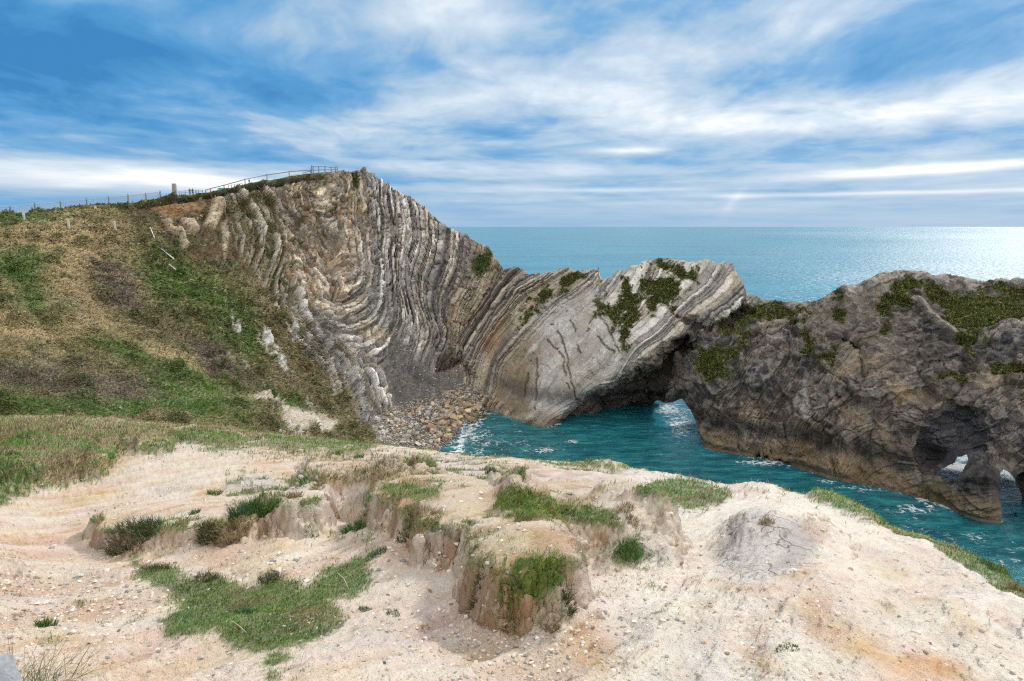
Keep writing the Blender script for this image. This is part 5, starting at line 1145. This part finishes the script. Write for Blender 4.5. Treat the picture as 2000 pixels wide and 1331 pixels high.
HERO = [(842, 838, 26, (.30, .20, .13), 'large reddish-brown slab boulder in the middle of the beach pile'), (793, 857, 24, (.36, .31, .27), 'big pale pinkish boulder with a flat face at the left of the pile'), (871, 838, 19, (.26, .18, .11), 'long brown boulder right of the large reddish slab, near the water'),
        (807, 808, 8, (.45, .22, .10), 'small bright orange boulder high on the pile'), (814, 806, 8, (.55, .56, .50), 'small white boulder beside the bright orange one'), (858, 830, 15, (.12, .13, .15), 'dark slate-blue boulder behind the reddish slab'), (884, 803, 14, (.38, .33, .24), 'pointed pale grey boulder near the top of the pile'),
        (865, 863, 13, (.14, .11, .08), 'dark wet boulder standing in the surf closest to the clifftop'), (925, 834, 12, (.17, .12, .08), 'lone wet brown boulder in the surf right of the pile'), (912, 837, 8, (.10, .09, .08), 'small black wet rock left of the lone brown one in the surf'), (894, 858, 13, (.15, .125, .09), 'low wet rock awash in the foam below the pile'),
        (897, 848, 10, (.14, .12, .10), 'jagged wet rock awash at the foot of the pile'), (775, 825, 20, (.42, .38, .33), 'tilted pale slab at the upper left of the beach pile'), (785, 866, 17, (.40, .37, .34), 'rounded light grey boulder next to the black rib at the cliff foot'), (932, 796, 15, (.36, .28, .18), 'tan boulder at the right end of the pile against the cliff')]
for x, y, w_, c_, lab in HERO: put_boulder(x, y, w_, c_, lab, 'boulders on the cove beach')
BP = [(752, 812), (800, 800), (850, 786), (900, 748), (930, 745), (948, 790), (940, 810), (905, 835), (882, 850), (850, 870), (790, 872), (765, 845)]
cnt = 0
while cnt < 235:
    x, y = random.uniform(745, 955), random.uniform(740, 880)
    if pdist(np.array(x), np.array(y), BP) > 0: continue
    right = x > 850
    w_ = random.choice([9, 10, 11, 12, 13, 15, 17, 19]) * (.75 if y < 790 or x < 800 else 1.0) * (1.1 if right and y > 790 else .95)
    if right or random.random() < .3:
        c_ = random.choice([(.50, .38, .24), (.42, .30, .18), (.56, .46, .31), (.30, .22, .14), (.48, .41, .31), (.36, .32, .28)]); lab, gp = 'angular ochre-brown boulder among the pile beside the water', 'brown boulders of the beach pile'
    else:
        c_ = random.choice([(.50, .46, .42), (.60, .56, .51), (.38, .36, .34), (.52, .44, .36)]); lab, gp = 'pale grey boulder in the rubble below the dark scree', 'grey boulders of the beach pile'
    k_ = random.uniform(.8, 1.2)
    put_boulder(x, y, w_, tuple(q * k_ for q in c_), lab, gp); cnt += 1
# rubble and pebbles nobody could count
ICO = None
def pebbles(name, P, N, s, col, mat, seed, **props):
    r = np.random.default_rng(seed); bm = bmesh.new(); bmesh.ops.create_icosphere(bm, subdivisions=1, radius=1)
    B = np.array([v.co[:] for v in bm.verts]); Fc = np.array([[v.index for v in f.verts] for f in bm.faces]); bm.free()
    n = len(P); V = B[None] * (1 + .28 * r.normal(size=(n, len(B), 1)).clip(-1.5, 1.5)) * (s[:, None, None] * np.stack([.8 + .5 * r.random(n), .8 + .4 * r.random(n), .4 + .3 * r.random(n)], -1)[:, None])
    a = r.random(n) * 6.283; c_, s_ = np.cos(a), np.sin(a)
    V = np.stack([V[..., 0] * c_[:, None] - V[..., 1] * s_[:, None], V[..., 0] * s_[:, None] + V[..., 1] * c_[:, None], V[..., 2]], -1) + (P + N * s[:, None] * .12)[:, None]
    f = (Fc[None] + (np.arange(n) * len(B))[:, None, None]).reshape(-1, 3)
    return link(name, new_mesh(name, V, [f], mat, np.repeat(col[:, None], len(B), 1), False), **props)
M_RB = surf_mat('loose_stone', .9, .3, 20, .2, 12, dist=.02)
bare = np.clip(1 - GND['veg'] * 1.4, 0, 1) * (1 - .85 * stp) * (.25 + .75 * sstep(gn1 + .5 * gn2, -.15, .25)) * (.35 + .65 * sstep(fy, 1050, 1200)) * (1 - .6 * rt)
P, N, i, j = scatter(GND, bare, 13000, 44); s = P[:, 1] / F * (.7 + 4.2 * r.random(len(P)) ** 5) * np.clip(8 / P[:, 1], .5, 1.3)
col = pick(r, len(P), [(.58, .50, .41), (.44, .37, .30), (.66, .61, .55), (.32, .30, .29), (.46, .34, .24), (.24, .23, .23)], [4, 3, 3, 1.2, .8, .6], .15)
pebbles('gravel', P, N, s, col, M_RB, 61, kind='stuff', label='loose gravel and chips strewn over the bare clay', category='gravel')
mb_ = np.clip(HEADG['beach'] * 1.2 + .16 * HEADG['scree'] + .03 * HEADG['earth'], 0, 1) * (HEADG['P'][:400][..., 2] > -.3)
P, N, i, j = scatter(HEADG, mb_, 7500, 45); s = P[:, 1] / F * (.8 + 1.6 * r.random(len(P)) ** 2)
col = pick(r, len(P), [(.36, .32, .28), (.46, .42, .37), (.30, .22, .14), (.22, .21, .20), (.16, .15, .15)], [3, 3, 2, 2, 1], .2)
pebbles('rubble', P, N, s, col, M_RB, 62, kind='stuff', label='small stones and rubble between the beach boulders and on the scree', category='rubble')
peb = [rock_mesh('stone', 300 + q, M_PB, 7, 1, .04, .8) for q in range(5)]
def stone(x, y, w_, col, label, group=None, name='stone', zf=.15, sq=.7):
    p, nn = gpt(x, y); s = p[1] / F * w_ * .5
    o = bpy.data.objects.new(name, peb[int(x * 3 + y) % 5]); SC.collection.objects.link(o)
    o.location = (p[0], p[1], p[2] + s * zf); o.scale = (s, s * .85, s * sq); o.rotation_euler = (random.uniform(-.2, .2), random.uniform(-.2, .2), random.uniform(0, 6)); o.color = (*col, 1)
    o['label'] = label; o['category'] = 'stone'
    if group: o['group'] = group
    return o
WS, DS, BS = (.62, .58, .52), (.12, .125, .14), (.42, .36, .29)
for x, y, w_, c_, lab in [(1040, 1291, 11, (.04, .04, .045), 'round black pebble on bare clay at the bottom centre'), (812, 1268, 17, WS, 'white oval stone on clay below the front hummock'), (869, 1245, 12, (.22, .23, .27), 'bluish stone lying above the white oval one'), (648, 1008, 11, BS, 'brown stone in the pink hollow under the earth block'),
                          (847, 1223, 10, BS, 'tan stone left of the front hummock base'), (716, 1220, 12, WS, 'pale flat stone beside the white pebble cluster'), (1600, 1209, 9, (.40, .22, .10), 'rust brown pebble on white clay left of the orange stain'), (1583, 1149, 10, (.26, .18, .13), 'dark brown pebble on the white dome slope'), (1553, 1161, 8, DS, 'small slate pebble left of the dark brown one on the dome'), (1531, 1211, 10, (.45, .30, .14), 'orange-brown pebble near the green sprigs'),
                          (232, 1230, 13, DS, 'grey-blue stone on gravel at the lower left'), (248, 1238, 16, BS, 'flat tan stone just right of the grey-blue one'), (175, 1255, 10, DS, 'dark pebble on gravel near the corner grass'), (408, 1150, 11, WS, 'white stone in the middle of the green patch'), (275, 1132, 9, WS, 'white stone at the upper left of the green patch'), (283, 1155, 12, WS, 'pale stone where turf meets gravel'),
                          (368, 1186, 12, WS, 'white angular stone in the turf above the leafy plant'), (357, 1170, 8, WS, 'small white stone above the angular white stone'), (750, 1293, 14, DS, 'dark flat stone at the bottom left of the bare patch'), (1305, 1290, 8, DS, 'small dark pebble at the bottom right of centre'), (1168, 1245, 7, WS, 'small white chip on gravel right of the hummock'), (1010, 1020, 12, (.50, .45, .38), 'pale knobbly stone at the right top edge of the big hummock'), (205, 1206, 16, BS, 'long tan stone on the gravel left of the green patch')]:
    stone(x, y, w_, c_, lab)
random.seed(5)
for q in range(26):
    a_, b_ = random.gauss(0, 1), random.gauss(0, 1)
    stone(600 + 26 * a_, 1218 + 14 * b_, random.uniform(5, 11), tuple(v * random.uniform(.85, 1.1) for v in WS), 'white pebble in the cluster at the right edge of the green patch', 'white pebbles clustered on the turf')
for x, y, w_, lab in [(842, 1152, 15, 'brown earth clod fallen in the hollow left of the front hummock'), (880, 1178, 11, 'small brown clod close to the front hummock left wall'), (1160, 1225, 13, 'brown clod on sand just right of the front hummock'), (1008, 1262, 16, 'large crumbly clod in front of the front hummock'),
                      (955, 1248, 10, 'small clod in front of the front hummock to its left'), (1075, 1275, 9, 'small clod in front of the front hummock to its right'), (668, 1035, 12, 'earth clod at the foot of the brown earth block'), (640, 1046, 9, 'small earth clod beside the green weed under the earth block'),
                      (1330, 1100, 14, 'grey-brown clod at the right foot of the middle mound'), (1322, 1065, 10, 'dark clod in the cleft right of the middle mound'), (345, 1098, 11, 'clod below the low ledge left of centre'), (760, 1160, 10, 'clod on clay below the big hummock left flank')]:
    stone(x, y, w_, (.30, .20, .125), lab, None, 'clod', .2, .8)
# grey stone at the lower left corner
cs_ = rock_mesh('corner_stone', 777, solid_mat('grey_lichen_stone', (.30, .32, .35), .9, .5, 14, .5, dist=.01), 10, 3, .03)
o = link('corner_stone', cs_, label='smooth blue-grey stone cut by the lower left corner of the picture', category='stone')
pc_ = at(-34, 1345, 2.6); o.location = pc_; o.scale = (.19, .15, .20); o.rotation_euler = (.1, .3, .4)
# a driftwood twig and stalks
def tube(name, pts, rad, mat, parent=None, seg=6, **props):
    pts = [Vector(p) for p in pts]; V, fs = [], []
    for i, p in enumerate(pts):
        d = (pts[min(i + 1, len(pts) - 1)] - pts[max(i - 1, 0)]).normalized(); a = d.orthogonal().normalized(); b = d.cross(a)
        rr = rad[i] if isinstance(rad, (list, tuple)) else rad
        for k in range(seg): t = 6.2832 * k / seg; V.append(p + a * math.cos(t) * rr + b * math.sin(t) * rr)
    for i in range(len(pts) - 1):
        for k in range(seg): fs.append((i * seg + k, i * seg + (k + 1) % seg, (i + 1) * seg + (k + 1) % seg, (i + 1) * seg + k))
    me = bpy.data.meshes.new(name); me.from_pydata([v[:] for v in V], [], fs + [tuple(range(seg))[::-1], tuple((len(pts) - 1) * seg + k for k in range(seg))]); me.materials.append(mat)
    return link(name, me, parent, **props)
M_TW = solid_mat('dry_twig', (.45, .38, .28), .9, .2, 30, .1)
a_, _ = gpt(660, 1122); b_, _ = gpt(684, 1152)
tube('twig', [a_ + [0, 0, .03], (a_ + b_) / 2 + [0.01, 0, .04], b_ + [0, 0, .01]], [.003, .004, .002], M_TW, label='pale bent twig lying on turf left of the big hummock', category='twig')
a_, _ = gpt(455, 1215); b_, _ = gpt(483, 1236)
tube('twig', [a_ + [0, 0, .015], (a_ + b_) / 2 + [0, 0, .02], b_ + [0, 0, .012]], [.002, .003, .002], M_TW, label='thin straight twig in the turf below the leafy plant', category='twig')
# ------------------------------------------------------------------ fences, posts, people on the crest
M_WD = solid_mat('weathered_post_wood', (.22, .19, .16), .9, .35, 6, .3, dist=.02)
M_WG = solid_mat('bleached_post_wood', (.42, .42, .41), .9, .3, 6, .3, dist=.02)
M_WR = solid_mat('fence_wire', (.45, .42, .40), .5, .1, 6, 0, metal=.6)
M_PS = solid_mat('pillar_stone', (.26, .235, .20), .9, .5, 2.0, .5, dist=.05)
_cx = PH[398]                         # the last sheet row before the crest
def crest_at(x, back=.6):
    cxs, _ = proj(_cx); k = int(np.argmin(np.abs(cxs - x))); p = PH[399, k].copy(); p[0] *= 1 + back / p[1]; p[1] += back
    q = PH[400 + 3, k]; return p
def post_mesh(name, h, w_, mat, seed=0, taper=.9, lean=0):
    rr = random.Random(seed); bm = bmesh.new(); rings = []
    for k in range(5):
        z = h * k / 4 - (.3 if k == 0 else 0); s_ = w_ * (1 - (1 - taper) * k / 4) * .5; off = (rr.uniform(-.008, .008), rr.uniform(-.008, .008))
        rings.append([bm.verts.new((s_ * math.cos(a) * (1 + rr.uniform(-.08, .08)) + off[0] + lean * z, s_ * math.sin(a) + off[1], z)) for a in [6.2832 * q / 8 for q in range(8)]])
    for a, b in zip(rings[:-1], rings[1:]):
        for q in range(8): bm.faces.new((a[q], a[(q + 1) % 8], b[(q + 1) % 8], b[q]))
    bm.faces.new(rings[-1]); bm.faces.new(rings[0][::-1])
    me = bpy.data.meshes.new(name); bm.to_mesh(me); bm.free(); me.materials.append(mat); return me
def empty(name, loc, **props):
    o = bpy.data.objects.new(name, None); SC.collection.objects.link(o); o.location = loc
    for k, v in props.items(): o[k] = v
    return o
def part(name, me, parent, loc):
    o = link(name, me, parent); o.location = Vector(loc) - parent.location; return o
# wire fence along the left crest
FPX = [(-60, 430, 400), (19, 422, 403), (67, 418, 397), (117, 412, 393), (168, 405, 388), (211, 399, 384), (249, 394, 380), (284, 391, 377), (312, 387, 373)]
base = [crest_at(x, .8) for x, _, _ in FPX]
fe = empty('wire_fence', base[0], label='wire fence on weathered wooden posts along the left hill crest', category='fence')
tops = []
for (x, yb, yt), b in zip(FPX, base):
    Yb = b[1]; tz = float(at(x, yt, Yb)[2]); tx = float(at(x, yt, Yb)[0]); hgt = tz - b[2]
    part('post', post_mesh('post', hgt, .17, M_WD, int(x) + 99, .9, .03), fe, (tx, Yb, b[2])); tops.append(Vector((tx + .03 * hgt, Yb - .06, tz - .16)))
me_pts = []
def wire(name, pts, rad, parent, mat=M_WR): 
    o = tube(name, [Vector(p) - parent.location for p in pts], rad, mat, parent, 5); return o
wire('top_rail', tops, .035, fe, M_WG)
for dz in (.3, .55): wire('wire', [t - Vector((0, 0, dz)) for t in tops], .012, fe)
vw = []
V, fs = [], []
for a, b in zip(tops[:-1], tops[1:]):
    n = 16
    for k in range(1, n):
        p = a.lerp(b, k / n); q = p - Vector((0, 0, .95)); m_ = len(V)
        V += [(p - fe.location) + Vector((-.008, 0, 0)), (p - fe.location) + Vector((.008, 0, 0)), (q - fe.location) + Vector((.008, 0, 0)), (q - fe.location) + Vector((-.008, 0, 0))]; V += [v + Vector((0, .016, 0)) for v in V[-4:]]
        fs += [(m_, m_ + 1, m_ + 2, m_ + 3), (m_ + 4, m_ + 7, m_ + 6, m_ + 5), (m_, m_ + 3, m_ + 7, m_ + 4), (m_ + 1, m_ + 5, m_ + 6, m_ + 2)]
me = bpy.data.meshes.new('wire_mesh'); me.from_pydata([v[:] for v in V], [], fs); me.materials.append(M_WR); link('wire_mesh', me, fe)
# stone pillar
pp_ = crest_at(341, .8); b_ = float(at(341, 381, pp_[1])[2]); t_ = float(at(341, 359, pp_[1])[2])
bm = bmesh.new(); rr = random.Random(4); w_ = pp_[1] / F * 7
rings = []
for k in range(7):
    z = -.4 + (t_ - b_ + .4) * k / 6; s_ = w_ * .5 * (1.04, 1.05, .98, 1.0, .96, .98, .92)[k]
    rings.append([bm.verts.new((sx * s_ * (1 + rr.uniform(-.08, .08)), sy * s_ * (1 + rr.uniform(-.08, .08)), z)) for sx, sy in ((-1, -.8), (0, -1), (1, -.8), (1.05, 0), (1, .8), (0, 1), (-1, .8), (-1.05, 0))])
for a, b in zip(rings[:-1], rings[1:]):
    for q in range(8): bm.faces.new((a[q], a[(q + 1) % 8], b[(q + 1) % 8], b[q]))
bm.faces.new(rings[-1]); me = bpy.data.meshes.new('stone_pillar'); bm.to_mesh(me); bm.free(); me.materials.append(M_PS)
o = link('stone_pillar', me, label='weathered square stone gatepost standing taller than the fence', category='pillar'); o.location = (pp_[0], pp_[1], b_)
# second wire fence from the pillar towards the people, and the long rail up to the viewpoint
def rail_fence(name, spec, label, wd, rails, mat=M_WD, brace=None, back=.8, fac=1.0, cat='fence', railrad=.05):
    B = [crest_at(x, back) for x, _, _ in spec]; e = empty(name, B[0], label=label, category=cat); T_ = []
    for (x, yb, yt), b in zip(spec, B):
        q0 = at(x, yb, b[1] * fac); q1 = at(x, yt, b[1] * fac)
        part('post', post_mesh('post', float(q1[2] - q0[2]), wd, mat, int(x)), e, (q0[0], q0[1], q0[2])); T_.append((Vector(q0), Vector(q1)))
    for f_ in rails:
        o = tube('rail', [(a.lerp(b, f_) - e.location) + Vector((0, -.07, 0)) for a, b in T_], railrad, mat, e, 6)
    return e, T_
e, T_ = rail_fence('hand_rail', [(402, 376, 371), (411, 374, 368), (438, 370, 361), (479, 362, 349), (522, 355, 340), (565, 348, 334), (607, 342, 331)], 'long sloping timber rail climbing the crest to the lookout', .14, [.86], railrad=.06)
e2, T2 = rail_fence('lookout_fence', [(609, 342, 323.5), (612, 341, 325), (623, 340, 325), (635, 339, 325), (647, 338, 326.5), (655, 337, 326), (659, 339, 325)], 'railed wooden lookout enclosure at the top of the cliff', .16, [.93, .5, .12], back=1.2)
tube('brace', [T2[0][0].lerp(T2[0][1], .45) - e2.location, Vector(crest_at(590, 1.0)) - e2.location + Vector((0, 0, .25))], .05, M_WD, e2)
rail_fence('low_post_row', [(446, 366, 362), (452, 365, 361), (458, 364, 360), (465, 363, 359), (473, 362, 358)], 'row of low stakes beyond the crest under the long rail', .09, [.8], back=9, railrad=.02)
rail_fence('wire_fence', [(350, 380, 374), (362, 379, 372), (388, 378, 371), (396, 377, 371)], 'short wire fence between the stone gatepost and the long rail', .08, [.85, .4], back=3, railrad=.02)
# lone posts down the slope, one leaning, and two fallen poles
for x, yb, yt, lab in [(47, 432, 411, 'pale lone post at the left below the crest fence'), (136, 447, 427, 'pale double post in dry grass, second from the left'), (226, 450, 432, 'pale post in dry grass right of the double post'), (186, 408, 402, 'short pale stub on the crest below the fence')]:
    d = (_hx - x) ** 2 + (_hy - yb) ** 2; i, j = np.unravel_index(np.argmin(d), d.shape); b = HPs[i, j]; hgt = float(at(x, yt, b[1])[2] - b[2])
    o = link('post', post_mesh('post', hgt, b[1] / F * 4.5, M_WG, int(x), .95, -.04 if x > 40 else 0), label=lab, category='post'); o.location = b
def ppole(x0, y0, x1, y1, rad, lab, name='fallen_pole', up=.25):
    a, b = hpt(x0, y0), hpt(x1, y1); return tube(name, [Vector(a) + Vector((0, 0, up)), Vector(a).lerp(Vector(b), .5) + Vector((0, 0, up)), Vector(b) + Vector((0, 0, up))], rad, M_WG2, label=lab, category='pole')
M_WG2 = solid_mat('bleached_pole', (.62, .62, .62), .8, .2, 4, .1)
ppole(294, 449, 302, 468, .07, 'thin grey leaning post at the edge of the eroded earth', 'leaning_post')
ppole(315, 489, 341, 510, .075, 'upper of two pale fallen poles lying on the green slope')
ppole(330, 520, 354, 541, .065, 'lower of two pale fallen poles lying on the green slope')
# people beyond the crest -----------------------------------------
def cloth(name, c): return solid_mat(name, c, .9, .1, 10, 0)
def person(x, ytop, ybot, back, coat, legs, label, facing=0, arm=0.3, stride=.12):
    b = crest_at(x, back); Yp = b[1]; q0 = at(x, ybot, Yp); q1 = at(x, ytop, Yp); Hh = float(q1[2] - q0[2]); k = Hh / 1.72
    e = empty('person', (q0[0], q0[1], q0[2]), label=label, category='person')
    def skin(name, pts, edges, rad, mat):
        me = bpy.data.meshes.new(name); me.from_pydata([tuple(c * k for c in p) for p in pts], edges, []); me.materials.append(mat)
        o = link(name, me, e); o.rotation_euler = (0, 0, facing)
        sk = o.modifiers.new('skin', 'SKIN'); sk.use_smooth_shade = True
        for v, r_ in zip(me.skin_vertices[0].data, rad): v.radius = (r_[0] * k, r_[1] * k)
        me.skin_vertices[0].data[0].use_root = True
        sb = o.modifiers.new('smooth', 'SUBSURF'); sb.levels = 1; sb.render_levels = 2; return o
    s = stride
    pts = [(0, 0, .92), (0, 0, 1.15), (0, 0, 1.38), (0, 0, 1.48), (0, -.01, 1.56), (0, 0, 1.66), (-.19, 0, 1.38), (-.24, -arm * .3, 1.12), (-.20, -arm, .95), (.19, 0, 1.38), (.24, -arm * .2, 1.12), (.22, -arm * .6, .92),
           (-.10, 0, .88), (-.11, -s, .48), (-.11, -s * .5, .06), (-.11, -s * .5 - .14, .03), (.10, 0, .88), (.11, s * .6, .48), (.11, s, .06), (.11, s - .14, .03)]
    ed = [(0, 1), (1, 2), (2, 3), (3, 4), (4, 5), (2, 6), (6, 7), (7, 8), (2, 9), (9, 10), (10, 11), (0, 12), (12, 13), (13, 14), (14, 15), (0, 16), (16, 17), (17, 18), (18, 19)]
    rd = [(.14, .10), (.14, .10), (.13, .10), (.055, .055), (.085, .095), (.075, .09), (.06, .06), (.045, .045), (.032, .03), (.06, .06), (.045, .045), (.032, .03), (.09, .09), (.065, .065), (.04, .045), (.03, .03), (.09, .09), (.065, .065), (.04, .045), (.03, .03)]
    skin('body', pts, ed, rd, cloth('skin_tone', (.42, .26, .18)))
    skin('coat', [(0, 0, .86), (0, 0, 1.12), (0, 0, 1.38), (0, 0, 1.47), (-.19, 0, 1.39), (-.25, -arm * .3, 1.12), (-.21, -arm * .9, .99), (.19, 0, 1.39), (.25, -arm * .2, 1.12), (.23, -arm * .55, .97)], [(0, 1), (1, 2), (2, 3), (2, 4), (4, 5), (5, 6), (2, 7), (7, 8), (8, 9)],
         [(.17, .125), (.16, .12), (.155, .12), (.07, .07), (.075, .075), (.06, .06), (.05, .05), (.075, .075), (.06, .06), (.05, .05)], cloth('coat_cloth', coat))
    skin('trousers', [(0, 0, .95), (-.10, 0, .86), (-.11, -s, .48), (-.11, -s * .5, .1), (.10, 0, .86), (.11, s * .6, .48), (.11, s, .1)], [(0, 1), (1, 2), (2, 3), (0, 4), (4, 5), (5, 6)], [(.15, .115), (.105, .105), (.078, .078), (.06, .06), (.105, .105), (.078, .078), (.06, .06)], cloth('trouser_cloth', legs))
    skin('hair', [(0, .02, 1.60), (0, .015, 1.68), (0, .04, 1.63)], [(0, 1), (1, 2)], [(.09, .09), (.088, .095), (.06, .06)], cloth('hair_colour', (.03, .022, .018)))
    return e
person(371, 368, 382, 3.5, (.10, .13, .16), (.06, .07, .09), 'person in a grey coat at the left of the group on the crest', .4)
person(377, 368, 382.5, 3.0, (.02, .022, .03), (.02, .02, .028), 'person in black clothes in the middle of the group on the crest', -.3, .35)
person(383, 369, 381, 4.5, (.55, .53, .53), (.05, .06, .10), 'person in a pale top at the right of the group on the crest', 1.2)
person(487, 350, 360, 10, (.06, .09, .10), (.04, .05, .06), 'lone distant person in dark clothes beyond the long rail', .2)
# turquoise roofed shelter and bush beyond the crest
sb = crest_at(434, 14); s0 = at(434, 372, sb[1]); k = sb[1] / F
e = empty('shelter', (s0[0], s0[1], s0[2]), label='small white shelter with a turquoise roof just beyond the crest', category='shelter')
def boxm(name, x0, x1, y0, y1, z0, z1, mat, ins=0.0):
    V = [(x0, y0, z0), (x1, y0, z0), (x1, y1, z0), (x0, y1, z0), (x0 + ins, y0 + ins, z1), (x1 - ins, y0 + ins, z1), (x1 - ins, y1 - ins, z1), (x0 + ins, y1 - ins, z1)]
    me = bpy.data.meshes.new(name); me.from_pydata(V, [], [(0, 3, 2, 1), (4, 5, 6, 7), (0, 1, 5, 4), (1, 2, 6, 5), (2, 3, 7, 6), (3, 0, 4, 7)]); me.materials.append(mat); return me
link('wall', boxm('wall', -7 * k, 6 * k, 0, 1.5, -.6, 2.2 * k, solid_mat('pale_board', (.70, .74, .76), .6, .1, 3, .1)), e)
link('roof', boxm('roof', -7.4 * k, 6.4 * k, -.15, 1.65, 2.2 * k + .003, 4.6 * k, solid_mat('turquoise_roof', (.01, .26, .33), .5, .15, 3, .1), 1.9 * k * .6), e)
